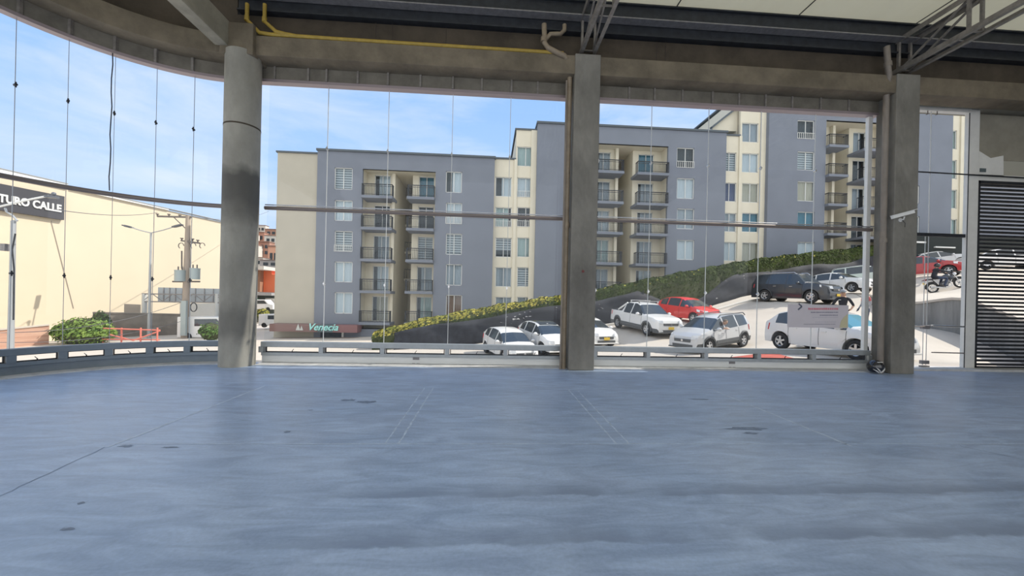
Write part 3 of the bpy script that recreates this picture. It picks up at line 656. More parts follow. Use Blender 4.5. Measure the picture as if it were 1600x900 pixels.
# far ground
mb = MB(); mb.add([(-300, 9, -3.3), (300, 9, -3.3), (300, 400, -3.3), (-300, 400, -3.3)], [(0, 1, 2, 3)]); struct(mb.build('ground_far', mat('asphalt', (.30, .28, .26), .9, n=.25, nscale=.3)), 'distant ground')
mb = MB(); mb.box((-9.2, 8.72, -3.2), (9.8, 9.1, -.02)); mb.box((9.8, 9.1, -1.5), (15, 9.13, 0)); struct(mb.build('trim_8', conc_grey), 'edge of the floor slab outside the glass')

# retaining wall
rw = thing('retaining_wall', 'stained grey concrete retaining wall below the street the motorcycle rides on', 'wall', (wall_x(12), 12, 0))
mb = MB(); yy = [9.2+.6*i for i in range(21)]
vs = []; fs = []
for y in yy:
    x = wall_x(y); zt = ground(x, y, True)+.06; zb = ground(x, y, False)-.4
    vs += [(x-.22, y, zb), (x-.22, y, zt), (x+.05, y, zt), (x+.05, y, zb)]
for i in range(len(yy)-1):
    for j in range(4): a = i*4+j; b2 = i*4+(j+1) % 4; fs.append((a, a+4, b2+4, b2))
fs += [(0, 1, 2, 3), tuple(range(len(vs)-1, len(vs)-5, -1))]
mb.add(vs, fs); mb.build('wall_body', conc_grey, rw)
mb = MB()
for y0, y1 in zip(yy[:-1], yy[1:]):
    a = Vector((wall_x(y0)-.08, y0, ground(wall_x(y0), y0, True)+.1)); b2 = Vector((wall_x(y1)-.08, y1, ground(wall_x(y1), y1, True)+.1)); mb.beam(a, b2, .36, .1)
mb.build('coping', conc_street, rw)

# hedge with dark netting below, kerb in front
def path_lerp(pts, n):
    P = [Vector(p) for p in pts]; seg = [(P[i+1]-P[i]).length for i in range(len(P)-1)]; T = sum(seg); out = []
    for k in range(n+1):
        d = T*k/n; i = 0
        while i < len(seg)-1 and d > seg[i]: d -= seg[i]; i += 1
        out.append(P[i].lerp(P[i+1], min(1, d/seg[i])))
    return out
hp_ = [cp(586, 517, 25.4), cp(650, 499, 25.6), cp(700, 489, 25.8), cp(770, 476, 26), cp(830, 467, 26.2), cp(887, 457, 26.5), cp(940, 449, 26.8), cp(1000, 437, 27.2), cp(1060, 425, 28), cp(1130, 412, 29.3), cp(1200, 401, 30.6), cp(1290, 391, 32), cp(1350, 385, 33.4), cp(1400, 378, 34.6)]
hp_ = path_lerp(hp_, 120)
def leaf_quads(mb, pts, nrms, size, mi_f, count_jit=.5):
    vs = []; fs = []
    for p, nn in zip(pts, nrms):
        d = Vector((random.gauss(0, 1), random.gauss(0, 1), random.gauss(0, 1))).normalized(); q = (Vector(nn)*1.1+d).normalized()
        t1 = q.orthogonal().normalized(); t2 = q.cross(t1); s_ = size*random.uniform(.6, 1.3); c = Vector(p)+d*size*.4
        k = len(mb.v); mb.v += [tuple(c-t1*s_), tuple(c+t2*s_*.6), tuple(c+t1*s_), tuple(c-t2*s_*.6)]; mb.f.append([k, k+1, k+2, k+3]); mb.m.append(mi_f(p)); mb.sm.append(False)
hedge = thing('hedge', 'long green clipped hedge climbing to the right in front of the grey apartment blocks', 'hedge', tuple(hp_[60]))
mb = MB(); vs = []; fs = []; NR = 9
for i, p in enumerate(hp_):
    d = (hp_[min(i+1, 120)]-hp_[max(i-1, 0)]); d.z = 0; d.normalize(); nr = Vector((d.y, -d.x, 0))
    if nr.y > 0: nr = -nr
    gz = ground(p.x, p.y)+.1; hgt = max(.25, p.z-gz); wob = .10*math.sin(i*.9)+.06*math.sin(i*2.3+1)
    for j in range(NR):
        a = math.pi*j/(NR-1); off = math.cos(a); up_ = math.sin(a)**.45
        zz = gz+hgt*up_*(1+wob*.4) - .1; ww = .62*(1+wob)
        if 0 < j < NR-1: zz = gz+hgt*up_-.08+wob*.5
        vs.append(p+nr*(off*ww)+Vector((0, 0, zz-p.z)))
for i in range(120):
    for j in range(NR-1): a = i*NR+j; fs.append((a, a+1, a+1+NR, a+NR))
mb.add(vs, fs, 0, True); mb.build('foliage_core', mat('hedge_core', (.05, .06, .02), .9), hedge)
pts = []; nrs = []
for k in range(17000):
    i = random.random()*119.9; i0 = int(i); u = i-i0; j = min(NR-1.001, abs(random.gauss(2.6, 2.0))); j0 = int(j); w = j-j0
    q = [vs[i0*NR+j0], vs[(i0+1)*NR+j0], vs[i0*NR+j0+1], vs[(i0+1)*NR+j0+1]]
    p = (q[0]*(1-u)+q[1]*u)*(1-w)+(q[2]*(1-u)+q[3]*u)*w
    nn = (q[1]-q[0]).cross(q[2]-q[0]); 
    if nn.length < 1e-6: continue
    nn.normalize(); c = hp_[i0]; o_ = p-c; 
    if nn.z < 0 and abs(nn.z) > .3: nn = -nn
    pts.append(p); nrs.append(nn)
mb = MB()
leaf_quads(mb, pts, nrs, .115, lambda p: 1 if (p[2] > min(h.z for h in hp_[max(0, int((p[0]-hp_[0].x)/(hp_[120].x-hp_[0].x)*120)-2):][:4])-.35 and random.random() < (.8 if p[0] < 6 else .03)) else 0)  # yellow leaves paint the sunlit top, mostly along the left part
mb.build('leaves', [leafm, leafy], hedge)
netting = thing('netting_fence', 'dark sagging shade netting along the foot of the hedge', 'fence', tuple(hp_[60]))
netm = mat('dark_netting', (.035, .038, .05), .85, n=.5, nscale=3)
mb = MB(); vs = []; fs = []; tops = []
for i, p in enumerate(hp_[4:112]):
    gx, gy = p.x, p.y-1.0; gz = ground(gx, gy); hh = max(.15, (p.z-gz)*((.72 if i < 44 else (.72-.42*min(1, (i-44)/6) if i < 58 else .30+.34*min(1, (i-58)/8)))+.03*math.sin(i*.31)))
    for j in range(6): vs.append((gx+.05*math.sin(j*2+i), gy-.06*math.sin(i*.8+j*1.3)+.3*j/5, gz+hh*j/5-.05))
    tops.append((gx, gy+.3, gz+hh))
for i in range(107):
    for j in range(5): a = i*6+j; fs.append((a, a+6, a+7, a+1))
mb.add(vs, fs, 0, True); o = mb.build('net', netm, netting); md = o.modifiers.new('s', 'SOLIDIFY'); md.thickness = .02
for i in range(0, 107, 9):
    mb = MB(); t_ = tops[i]; mb.cyl((t_[0], t_[1]+.05, ground(t_[0], t_[1])-.1), (t_[0], t_[1]+.05, t_[2]+.1), .03, 8); mb.build('post', steel_dark, netting)
rag = mat('pale_rag', (.55, .55, .55), .9)
for i in range(46):
    k = random.choice(list(range(18, 38))*3+list(range(60, 75))); t_ = tops[k]; s_ = random.uniform(.04, .11); z = t_[2]-random.uniform(.1, .75)
    mb = MB(); c = Vector((t_[0]+random.uniform(-.2, .2), t_[1]-.42, z)); mb.add([c+Vector((random.uniform(-1, 1)*s_*1.6, -.02*random.random(), random.uniform(-1, 1)*s_*.7)) for _ in range(4)], [(0, 1, 2, 3)]); mb.build('torn_scrap', rag, netting)
kb = thing('kerb', 'pale concrete kerb along the foot of the hedge', 'kerb', (12, 24.9, 1))
mb = MB(); kp = [(x, 25.0+max(0, (x-8))*.07) for x in np.arange(4.5, 24, .8)]
for a, b2 in zip(kp[:-1], kp[1:]): mb.beam((*a, ground(*a)+.05), (*b2, ground(*b2)+.05), .28, .16)
mb.build('kerb_stone', mat('pale_kerb', (.70, .67, .62), .85), kb)
# red painted strip on the apron close to the glass
mb = MB(); vs = []; fs = []
for i in range(15):
    x = 7.6+i*.15
    vs += [(x, 11.5, ground(x, 11.5)+.015), (x+.5, 13.2, ground(x+.5, 13.2)+.015)]
    if i: fs.append((2*i-2, 2*i-1, 2*i+1, 2*i))
mb.add(vs, fs); o = mb.build('painted_strip', mat('red_ground_paint', (.62, .14, .10), .8, n=.3, nscale=2), street); struct(o)

# ================================================================ APARTMENT BLOCKS
YB = 32.0
def X(px, py=300, Y=YB): return atY(px, py, Y).x
def Z(py, px, Y=YB): return atY(px, py, Y).z
def walls_with_holes(mb, x0, x1, z0, z1, y, holes, th=.25, mi=0):
    xs = sorted({x0, x1, *[h[0] for h in holes], *[h[1] for h in holes]}); zs = sorted({z0, z1, *[h[2] for h in holes], *[h[3] for h in holes]})
    xs = [q for q in xs if x0 <= q <= x1]; zs = [q for q in zs if z0 <= q <= z1]
    for a, b2 in zip(zs[:-1], zs[1:]):
        run = None
        for c, d in zip(xs[:-1], xs[1:]):
            mx_, mz_ = (c+d)/2, (a+b2)/2; hole = any(h[0] < mx_ < h[1] and h[2] < mz_ < h[3] for h in holes)
            if hole:
                if run is not None: mb.box((run, y, a), (c, y+th, b2), mi); run = None
            elif run is None: run = c
        if run is not None: mb.box((run, y, a), (x1, y+th, b2), mi)
def window(root, r, y, cur='w', rail=False, door=False, cur_frac=1.0):
    x0, x1, z0, z1 = r
    mb = MB(); t_ = .055; yy = y+.06
    mb.box((x0, yy, z1-t_), (x1, yy+.06, z1)); mb.box((x0, yy, z0), (x1, yy+.06, z0+t_)); mb.box((x0, yy, z0), (x0+t_, yy+.06, z1)); mb.box((x1-t_, yy, z0), (x1, yy+.06, z1)); xm = (x0+x1)/2; mb.box((xm-.025, yy, z0), (xm+.025, yy+.06, z1))
    f = mb.build('window_frame', winframe, root)
    mb = MB(); mb.box((x0+.02, yy+.02, z0+.02), (x1-.02, yy+.035, z1-.02)); mb.build('pane', glass_win, f)
    mb = MB(); mb.box((x0-.02, y+.42, z0-.02), (x1+.02, y+.46, z1+.02)); mb.build('dark_interior', CUR['d'], f)
    if cur != 'd':
        k = 20; vs = []; fs = []; w_ = (x1-x0)*cur_frac; xa = x0 if int(x0*7) % 2 else x1-w_; amp = 0 if cur == 's' else .025
        zlo = z0 if cur != 's' else z0+(z1-z0)*random.choice([0, 0, .35])
        for i in range(k+1):
            x = xa+w_*i/k; yv = y+.22+amp*math.sin(i*1.9); vs += [(x, yv, zlo), (x, yv, z1)]
            if i: fs.append((2*i-2, 2*i-1, 2*i+1, 2*i))
        mb = MB(); mb.add(vs, fs, 0, cur != 's'); mb.build('curtain', CUR[cur], f)
    if rail:
        mb = MB(); h_ = (z1-z0)*.30
        mb.box((x0, y-.04, z0+h_), (x1, y-.01, z0+h_+.03)); mb.box((x0, y-.04, z0), (x1, y-.01, z0+.03)); k = 9
        for i in range(k+1): x = x0+(x1-x0)*i/k; mb.box((x-.015, y-.035, z0), (x+.015, y-.015, z0+h_))
        mb.build('window_guard', winframe, f)
    return f
def balcony(root, x0, x1, zf, yf, yb, stuff=0):
    mb = MB(); mb.box((x0, yf, zf-.22), (x1, yb, zf)); s_ = mb.build('balcony_slab', grey_r, root)
    mb = MB()
    mb.box((x0+.03, yf+.03, zf+.88), (x1-.03, yf+.08, zf+.94)); mb.box((x0+.03, yf+.04, zf+.74), (x1-.03, yf+.07, zf+.77)); mb.box((x0+.03, yf+.04, zf+.08), (x1-.03, yf+.07, zf+.11))
    n = int((x1-x0)/.13)
    for i in range(n+1): x = x0+.04+(x1-x0-.08)*i/n; mb.box((x-.012, yf+.045, zf), (x+.012, yf+.065, zf+.9))
    for xs_ in (x0+.03, x1-.08):
        if yb-yf > .3:
            mb.box((xs_, yf+.03, zf+.88), (xs_+.05, min(yb, yf+.6), zf+.94))
            for k in range(5): mb.box((xs_+.01, yf+.1+k*.12, zf), (xs_+.035, yf+.125+k*.12, zf+.9))
    mb.build('railing', steel_dark, s_)
def stairs_core(root, xa, xb, zs, y):
    for z in zs:
        mb = MB(); mb.box((xa, y, z-.2), (xb, y+1.2, z)); mb.build('stair_landing', cream, root)
        mb = MB(); mb.box((xa, y, z+.85), (xb, y+.05, z+.9)); [mb.box((xa+k*(xb-xa)/6, y, z), (xa+k*(xb-xa)/6+.03, y+.03, z+.87)) for k in range(7)]; mb.build('landing_rail', steel_dark, root)
def rows(px0, px1, tops, h):  # pixel rows -> world rects
    return [(X(px0, t_), X(px1, t_), Z(t_+hh, (px0+px1)/2), Z(t_, (px0+px1)/2)) for t_, hh in zip(tops, h if isinstance(h, list) else [h]*len(tops))]

def block(name, label, x0, x1, ztop, zbot, notch, wins, slabs, cream_parts, depth=14):
    """notch = (xl, xl_door0, xl_door1, xc0, xc1, xr_door0, xr_door1, xr, ztop, zbottom)"""
    b_ = thing(name, label, 'apartment building', ((x0+x1)/2, YB, zbot))
    nl, d0, d1_, c0_, c1_, e0, e1, nr_, nzt, nzb = notch
    holes = [w[0] for w in wins]+[(nl, nr_, nzb, nzt)]
    mb = MB(); walls_with_holes(mb, x0, x1, zbot, ztop, YB, holes)
    mb.box((x0, YB+.25, zbot), (x0+.25, YB+depth, ztop)); mb.box((x1-.25, YB+.25, zbot), (x1, YB+depth, ztop)); mb.box((x0, YB+depth, zbot), (x1, YB+depth+.25, ztop)); mb.box((x0+.2, YB+.2, ztop-.35), (x1-.2, YB+depth, ztop-.15))
    mb.build('wall', grey_r, b_)
    mb = MB(); mb.box((x0-.08, YB-.12, ztop), (x1+.08, YB+.35, ztop+.16)); mb.box((x0-.08, YB+.35, ztop), (x0+.3, YB+depth, ztop+.16)); mb.build('parapet_cap', grey_cap, b_)
    for w in wins: window(b_, w[0], YB, *w[1:])
    # recess : door walls set back, deep stair channel between
    yr = YB+1.25; dh = 2.12
    for (a, c_, q0, q1, flip) in ((nl, c0_, d0, d1_, 0), (c1_, nr_, e0, e1, 1)):
        hs = [(q0, q1, z, z+dh) for z in slabs[flip]]
        mb = MB(); walls_with_holes(mb, a, c_, nzb, nzt, yr, hs, .2); mb.build('recess_wall', cream, b_)
        for z, cc in zip(slabs[flip], slabs[2+flip]): window(b_, (q0, q1, z, z+dh), yr, cc, False, True, 1.0 if cc in 'sdt' else .75)
    mb = MB(); mb.box((nl-.02, YB+.25, nzb), (nl, yr+.2, nzt)); mb.box((nr_, YB+.25, nzb), (nr_+.02, yr+.2, nzt))
    mb.box((c0_-.15, yr+.2, nzb), (c0_, YB+7, nzt)); mb.box((c1_, yr+.2, nzb), (c1_+.15, YB+7, nzt)); mb.box((c0_, YB+7, nzb), (c1_, YB+7.2, nzt))
    mb.box((c0_-.25, YB+.9, nzb), (c0_, yr, nzt)); mb.box((nl, YB+.05, nzt), (nr_, YB+7, nzt+.12)); mb.build('stair_channel', cream, b_)
    stairs_core(b_, c0_+.02, c1_-.02, [z+1.25 for z in slabs[1][:-1]], YB+5.0)
    for z in slabs[0]: balcony(b_, nl+.02, c0_+.1, z, YB-.35, yr-.01)
    for z in slabs[1]: balcony(b_, c1_-.15, nr_-.02, z, YB-.35, yr-.01)
    return b_
fl = 2.57
def slabz(px, py, n, step=fl): z = Z(py, px)+.22; return [z-step*i for i in range(n)]
# block one
B1w = []
for r, c_, ra, fr in zip(rows(523, 551, [262, 313, 361, 409, 457], [34, 32, 32, 32, 33]), 'sswww', [0, 0, 1, 0, 0], [1]*5): B1w.append((r, 's' if c_ == 's' and r[3] > 11 else c_, bool(ra), False, 1.0))
B1w[2] = (B1w[2][0], 's', True, False, 1.0); B1w[1] = (B1w[1][0], 'w', False, False, 1.0)
for r, c_, ra, fr in zip(rows(697, 722, [268, 317, 365, 413, 461], 33), 'wwsvr', [0, 1, 0, 0, 0], [.6, 1, 1, 1, 1]): B1w.append((r, c_, bool(ra), False, fr))
n1 = (X(566), X(578), X(604), X(613), X(640), X(650), X(675), X(680), Z(266, 620), -1.2)
b1 = block('apartment_building', 'leftmost blue-grey apartment block with beige end wall and balconies', X(495, 300), X(772, 300), Z(238, 560), -3.5, n1, B1w,
      (slabz(590, 311, 5), slabz(660, 313, 5), 'wdvwb', 'tdsvg'), None)
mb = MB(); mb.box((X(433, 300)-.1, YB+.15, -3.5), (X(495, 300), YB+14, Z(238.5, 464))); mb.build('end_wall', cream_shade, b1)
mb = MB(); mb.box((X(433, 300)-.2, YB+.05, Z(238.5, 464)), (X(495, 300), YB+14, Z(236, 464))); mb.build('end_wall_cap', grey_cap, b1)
# red-brown canopy with the letters
p0 = atY(421, 506, 31.0); p1 = atY(558, 520, 31.0)
mb = MB(); mb.box((p0.x, 31.0, p1.z), (X(496, 500, 31), YB+.2, p0.z)); mb.build('canopy', mat('dark_red_brown', (.20, .12, .11), .7), b1)
mb = MB(); mb.box((X(496, 500, 31), 31.0, p1.z), (X(520, 500, 31), YB+.2, p0.z)); mb.build('canopy_panel', mat('dark_teal_panel', (.10, .13, .14), .7), b1)
mb = MB(); mb.box((X(520, 500, 31), 31.0, p1.z), (p1.x, YB+.2, p0.z)); mb.build('canopy_panel', mat('brick_red_panel', (.22, .11, .11), .7), b1)
aqua = mat('aqua_letters', (.35, .75, .72), .6)
q = atY(480, 517, 30.95); text_mesh('sign_letters', 'Venecia', .74, aqua, b1, (q.x, 30.96, p1.z+.16), (1, 0, 0), (0, 0, 1), .03, shear=.35, offset=.012)
mb = MB(); q = atY(468, 516, 30.95)
for dx, s_ in ((-.12, .42), (.14, .30)): mb.prism([(q.x+dx-s_*.42, 30.95, p1.z+.12), (q.x+dx+s_*.42, 30.95, p1.z+.12), (q.x+dx, 30.95, p1.z+.12+s_*1.2)], (0, .04, 0))
mb.build('sign_emblem', mat('pale_emblem', (.50, .52, .50), .6), b1)
mb = MB(); mb.box((X(500, 530, 31.9), YB-.05, -3), (X(533, 530, 31.9), YB+.01, p1.z)); mb.build('entrance_opening', CUR['d'], b1)
mb = MB(); mb.box((X(534, 530, 31.9), YB-.15, -3), (X(537, 530, 31.9), YB, p1.z)); mb.build('entrance_post', white_m, b1)
# cream stair strip one
def strip_block(label, xa, xm, xb, zl, zr, zbot, wl_, wr_, gable=False):
    b_ = thing('apartment_building', label, 'apartment building', ((xa+xb)/2, YB+.5, zbot))
    y = YB+.45
    mb = MB(); walls_with_holes(mb, xa, xm, zbot, zl, y, [w[0] for w in wl_]); walls_with_holes(mb, xm, xb, zbot, zr, y, [w[0] for w in wr_]); mb.box((xm-.12, y-.12, zbot), (xm+.12, y, zl)); mb.box((xb-.5, y-.1, zbot), (xb, y, zr))
    mb.box((xa, y+.5, zbot), (xm, y+10, zl-.2)); mb.box((xm, y+.5, zbot), (xb, y+10, zr-.2)); mb.build('wall', cream, b_)
    mb = MB(); mb.box((xa, y-.1, zl), (xm, y+10, zl+.13)); mb.box((xm-.12, y-.1, zr), (xb, y+10, zr+.13)); mb.build('roof_cap', grey_cap, b_)
    for w in wl_+wr_: window(b_, w[0], y, *w[1:])
    return b_
wl1 = [(r, c_, ra, False, fr) for r, c_, ra, fr in zip(rows(774.5, 800, [274, 322, 370, 417, 464], 31), 'wgsvv', [0, 1, 0, 0, 0], [.6, .8, 1, 1, 1])]
wr1 = [(r, c_, ra, False, fr) for r, c_, ra, fr in zip(rows(809, 836, [226, 275, 322, 370, 417, 464], 31), 'gwdgsv', [0, 1, 1, 0, 0, 0], [1]*6)]
strip_block('narrow cream block between the leftmost and middle grey apartment blocks', X(772, 300), X(805.5, 300), X(838.5, 300), Z(246, 790), Z(200, 822), -3.5, wl1, wr1)
# block two
B2w = [(r, c_, ra, False, fr) for r, c_, ra, fr in zip(rows(1058, 1085, [231, 278.5, 326, 375], [31, 32, 32, 31]), 'dwvw', [1, 0, 0, 0], [1]*4)]
n2_ = (X(926), X(937), X(960), X(971), X(996), X(1005), X(1030), X(1043), Z(226, 985), .2)
block('apartment_building', 'middle blue-grey apartment block behind the middle column', X(838, 300), X(1133.5, 300), Z(200, 985), -3.0, n2_, B2w,
      (slabz(955, 272.5, 6), slabz(1018, 275.5, 6), 'vvwgvd', 'tvvvwd'), None)
wl2 = [(r, c_, ra, False, fr) for r, c_, ra, fr in zip(rows(1134, 1156, [235, 283, 331, 377], 30), 'snvw', [0]*4, [1]*4)]
wr2 = [(r, c_, ra, False, fr) for r, c_, ra, fr in zip(rows(1165, 1191, [188.5, 236.5, 284, 331, 378], 30.5), 'vwbtb', [0]*5, [1, 1, 1, 1, 1])]
s2 = strip_block('cream block with blue-curtained window between the middle and right grey apartment blocks', X(1133.5, 300), X(1160, 300), X(1199.5, 300), Z(209, 1146), Z(140, 1180), -2, wl2, wr2)
gp = [atY(x, y, YB+1.0) for x, y in ((1113, 200), (1150, 171), (1185, 143), (1185, 206), (1113, 204))]
mb = MB(); mb.prism(gp, (0, 6, 0)); mb.build('gable', cream, s2)
mb = MB(); mb.beam(atY(1111, 200, YB+.9), atY(1187, 140, YB+.9), .3, .16); mb.build('gable_edge', grey_cap, s2)
# block three
B3w = [(r, c_, ra, False, fr) for r, c_, ra, fr in zip(rows(1246.5, 1273, [188, 237, 283.5, 331, 378], [29, 29, 31, 24, 26]), 'dsbtw', [1, 0, 0, 0, 0], [1]*5)]
B3w += [(r, 'v', False, False, 1) for r in rows(1425, 1437, [290, 338], 28)]
n3_ = (X(1289), X(1290.5), X(1307), X(1318), X(1345), X(1352), X(1372), X(1386), Z(189, 1320), 3.0)
block('apartment_building', 'rightmost blue-grey apartment block with rows of balconies', X(1199.5, 300), X(1487, 300), Z(150, 1320), -1.0, n3_, B3w,
      (slabz(1300, 232, 5), slabz(1350, 238, 5), 'tvbsv', 'vdvdv'), None)
wl3 = [(r, 'g', False, False, 1) for r in rows(1489, 1505, [200, 247, 294, 341], 30)]
strip_block('pale cream block at the far right seen through the door glass', X(1487, 300), X(1509, 300), X(1530, 300), Z(150, 1500), Z(150, 1500), -1.0, wl3, [])
b4 = thing('apartment_building', 'dim grey block beyond the slat screen', 'apartment building', (X(1620, 300), YB, 0))
mb = MB(); mb.box((X(1530, 300), YB, 0), (X(1740, 300), YB+10, Z(150, 1500))); mb.build('wall', grey_r, b4)
# dark garage band behind the cars at the door
gb = thing('garage_block', 'low dark garage front with a white strip behind the parked cars', 'garage', (X(1470, 380), 30.6, 3))
a = atY(1405, 366, 30.6); c_ = atY(1560, 400, 30.6); mb = MB(); mb.box((a.x, 30.6, 3.5), (c_.x+14, 31.8, a.z)); mb.build('dark_front', mat('dark_green_front', (.012, .018, .018), .8), gb)
a = atY(1461, 385, 30.5); c_ = atY(1492, 388, 30.5); mb = MB(); mb.box((a.x, 30.45, c_.z), (c_.x, 30.6, a.z)); a = atY(1430, 377, 30.5); c_ = atY(1446, 380, 30.5); mb.box((a.x, 30.45, c_.z), (c_.x, 30.6, a.z)); mb.build('lamp_strip', white_m, gb)

# ================================================================ LEFT SIDE OF THE STREET
P0 = atD(0, 272, 27); P1 = atD(340, 345, 43); wd = (P1-P0); wd.z = 0; wd.normalize(); wn_ = Vector((-wd.y, wd.x, 0))   # away from the street
zt = 9.5
ware = thing('warehouse', 'huge blank cream building on the left with a pale parapet', 'building', (P0.x, P0.y, -3))
A0 = P0-wd*22; A1 = P0+wd*17.8
mb = MB(); mb.prism([(A0.x, A0.y, -3.3), (A1.x, A1.y, -3.3), (A1.x+wn_.x*20, A1.y+wn_.y*20, -3.3), (A0.x+wn_.x*20, A0.y+wn_.y*20, -3.3)], (0, 0, zt+3.3)); mb.build('wall', cream_big, ware)
mb = MB(); q = P0+wd*6.5
for s0, s1, h in ((-22, 3.5, .34), (3.7, 11, .2)): mb.beam(Vector((*(P0+wd*s0).xy, zt+h/2)), Vector((*(P0+wd*s1).xy, zt+h/2)), .4, h)
mb.build('parapet', white_m, ware)
mb = MB(); mb.beam(Vector((*(P0-wd*22).xy, zt+.36)), Vector((*(P0+wd*3.5).xy, zt+.36)), .5, .05); mb.beam(Vector((*(P0+wd*3.5).xy, zt+.22)), Vector((*(P0+wd*17.8).xy, zt+.1)), .5, .05); mb.build('parapet_cap', mat('grey_flashing', (.35, .36, .37), .6), ware)
mb = MB(); zc = 6.4; CRK = mb
# sign
sa = P0-wd*7-wn_*.3
def on_wall(px, py):  # intersect pixel ray with the wall plane, 0.3 m in front
    d = ray(px, py); n3 = Vector((wn_.x, wn_.y, 0)); o_ = Vector((0, 0, EYE)); t_ = (P0-wn_*.3-o_).dot(n3)/d.dot(n3); return o_+d*t_
CRK.beam(on_wall(84, 345)+wn_*.27, on_wall(119, 482)+wn_*.27, .02, .035); CRK.build('wall_crack', mat('cladding_crack', (.30, .26, .22), .9), ware)
tr_, br_, tl_, bl_ = on_wall(101, 306.5), on_wall(101, 343.5), on_wall(1, 287.5), on_wall(1, 329)
sgn = thing('shop_sign', 'long charcoal sign board with white capital letters on the cream building', 'sign', tuple(br_))
ztop_s = (tr_.z+tl_.z)/2; zbot_s = (br_.z+bl_.z)/2; L0 = tr_-wd*12
mb = MB(); mb.prism([(L0.x, L0.y, zbot_s), (tr_.x, tr_.y, zbot_s), (tr_.x, tr_.y, ztop_s), (L0.x, L0.y, ztop_s)], wn_*.26); mb.build('board', mat('charcoal_board', (.055, .055, .065), .6), sgn)
lt0 = on_wall(48, 320); lt1 = on_wall(95, 330); ltz0 = on_wall(60, 327).z
ltr = text_mesh('letters', 'ARTURO CALLE', 1.0, white_m, sgn, (0, 0, 0), (1, 0, 0), (0, 0, 1), .03, local_off=False, align='RIGHT', offset=.035)
xs_ = [v.co.x for v in ltr.data.vertices]; zs_ = [v.co.z for v in ltr.data.vertices]; wtot = max(xs_)-min(xs_); hcap = max(zs_)-min(zs_)
hh = (on_wall(92, 319.5).z-on_wall(92, 331.5).z); full_w = (lt1-lt0).length*2.42
base_z = on_wall(92, 331.5).z; rp = on_wall(95.5, 325)
for v in ltr.data.vertices:
    u = (v.co.x-max(xs_))/wtot*full_w; w = (v.co.z-min(zs_))/hcap*hh; p = Vector((rp.x, rp.y, 0))+wd*u-wn_*(.03+v.co.y*1.0); v.co = Vector((p.x, p.y, base_z+w))-sgn.location
# brick wall, bush, grey wall, railing, white wall
def slab_thing(name, label, cat, pa, pb, zt0, zt1, zb, th, m, part='wall_body', cap=None):
    o = thing(name, label, cat, ((pa[0]+pb[0])/2, (pa[1]+pb[1])/2, zb)); mb = MB(); a = Vector((*pa, 0)); b2 = Vector((*pb, 0)); n3 = Vector((-(b2-a).y, (b2-a).x, 0)).normalized()*th
    mb.add([(a.x, a.y, zb), (b2.x, b2.y, zb), (b2.x, b2.y, zt1), (a.x, a.y, zt0)]+[(a.x+n3.x, a.y+n3.y, zb), (b2.x+n3.x, b2.y+n3.y, zb), (b2.x+n3.x, b2.y+n3.y, zt1), (a.x+n3.x, a.y+n3.y, zt0)], [(0, 1, 2, 3), (7, 6, 5, 4), (0, 4, 5, 1), (1, 5, 6, 2), (2, 6, 7, 3), (3, 7, 4, 0)])
    mb.build(part, m, o)
    if cap:
        mb = MB(); mb.beam((a.x+n3.x/2, a.y+n3.y/2, zt0+.04), (b2.x+n3.x/2, b2.y+n3.y/2, zt1+.04), th+.12, .09); mb.build('coping', cap, o)
    return o
a = cp(-40, 520, 24.3); b_ = cp(77, 508.5, 26.8); slab_thing('brick_wall', 'long low pinkish brick wall at the foot of the cream building', 'wall', a.xy, b_.xy, a.z, b_.z, -3.2, .25, brick, cap=conc_street)
a = cp(145, 489, 30.6); b_ = cp(281, 492, 33.5); slab_thing('boundary_wall', 'grey-brown stained block wall behind the red railing', 'wall', a.xy, b_.xy, a.z, b_.z, -3.2, .25, mat('brown_block', (.26, .23, .20), .9, n=.35, nscale=1), cap=MATS['brown_block'])
a = cp(194, 475, 33.2); b_ = cp(219, 476, 33.8); o = slab_thing('boundary_wall', 'small taller brown wall section behind the stained block wall', 'wall', a.xy, b_.xy, a.z, b_.z, -3.2, .4, MATS['brown_block'])
a = cp(281, 474, 35); b_ = cp(345, 474, 35); slab_thing('garden_wall', 'white wall behind the utility pole below the panel screen', 'wall', a.xy, b_.xy, a.z, b_.z, -3.2, .3, white_m)
def bush(name, label, c, rx, ry, rz_, n, m, size=.09, cat='bush'):
    o = thing(name, label, cat, (c[0], c[1], c[2]-rz_)); mb = MB(); mb.sphere(c, .9, 16, 10, sc=(rx, ry, rz_)); mb.build('core', MATS['hedge_core'], o)
    pts = []; nn = []
    for _ in range(n):
        d = Vector((random.gauss(0, 1), random.gauss(0, 1), random.gauss(0, 1))).normalized(); d.z = abs(d.z)*1.0-.2 if random.random() < .8 else d.z; w = random.uniform(.85, 1.06)
        pts.append(Vector(c)+Vector((d.x*rx*w, d.y*ry*w, d.z*rz_*w))); nn.append(d)
    mb = MB(); leaf_quads(mb, pts, nn, size, lambda p: 0); mb.build('leaves', m, o); return o
c = cp(131, 519, 27.2); bush('bush', 'rounded green bush at the end of the brick wall', tuple(c), 1.95, 1.0, 1.05, 3500, mat('bright_leaf', (.22, .32, .05), .6, col2=(.09, .17, .03), nscale=2), .11)
c = cp(157, 506, 29.5); bush('bush', 'taller leafy shoot rising behind the rounded green bush', tuple(c), .6, .6, 1.0, 700, leafg, .1)
c = cp(330, 512, 28); bush('bush', 'small green shrub in front of the white van', tuple((c.x, c.y, c.z-.3)), .8, .6, .7, 900, leafg, .09)
rl = thing('railing', 'low red tubular railing with crossed bars by the street', 'railing', tuple(cp(205, 530, 27))); redp = mat('faded_red_paint', (.70, .20, .15), .6)
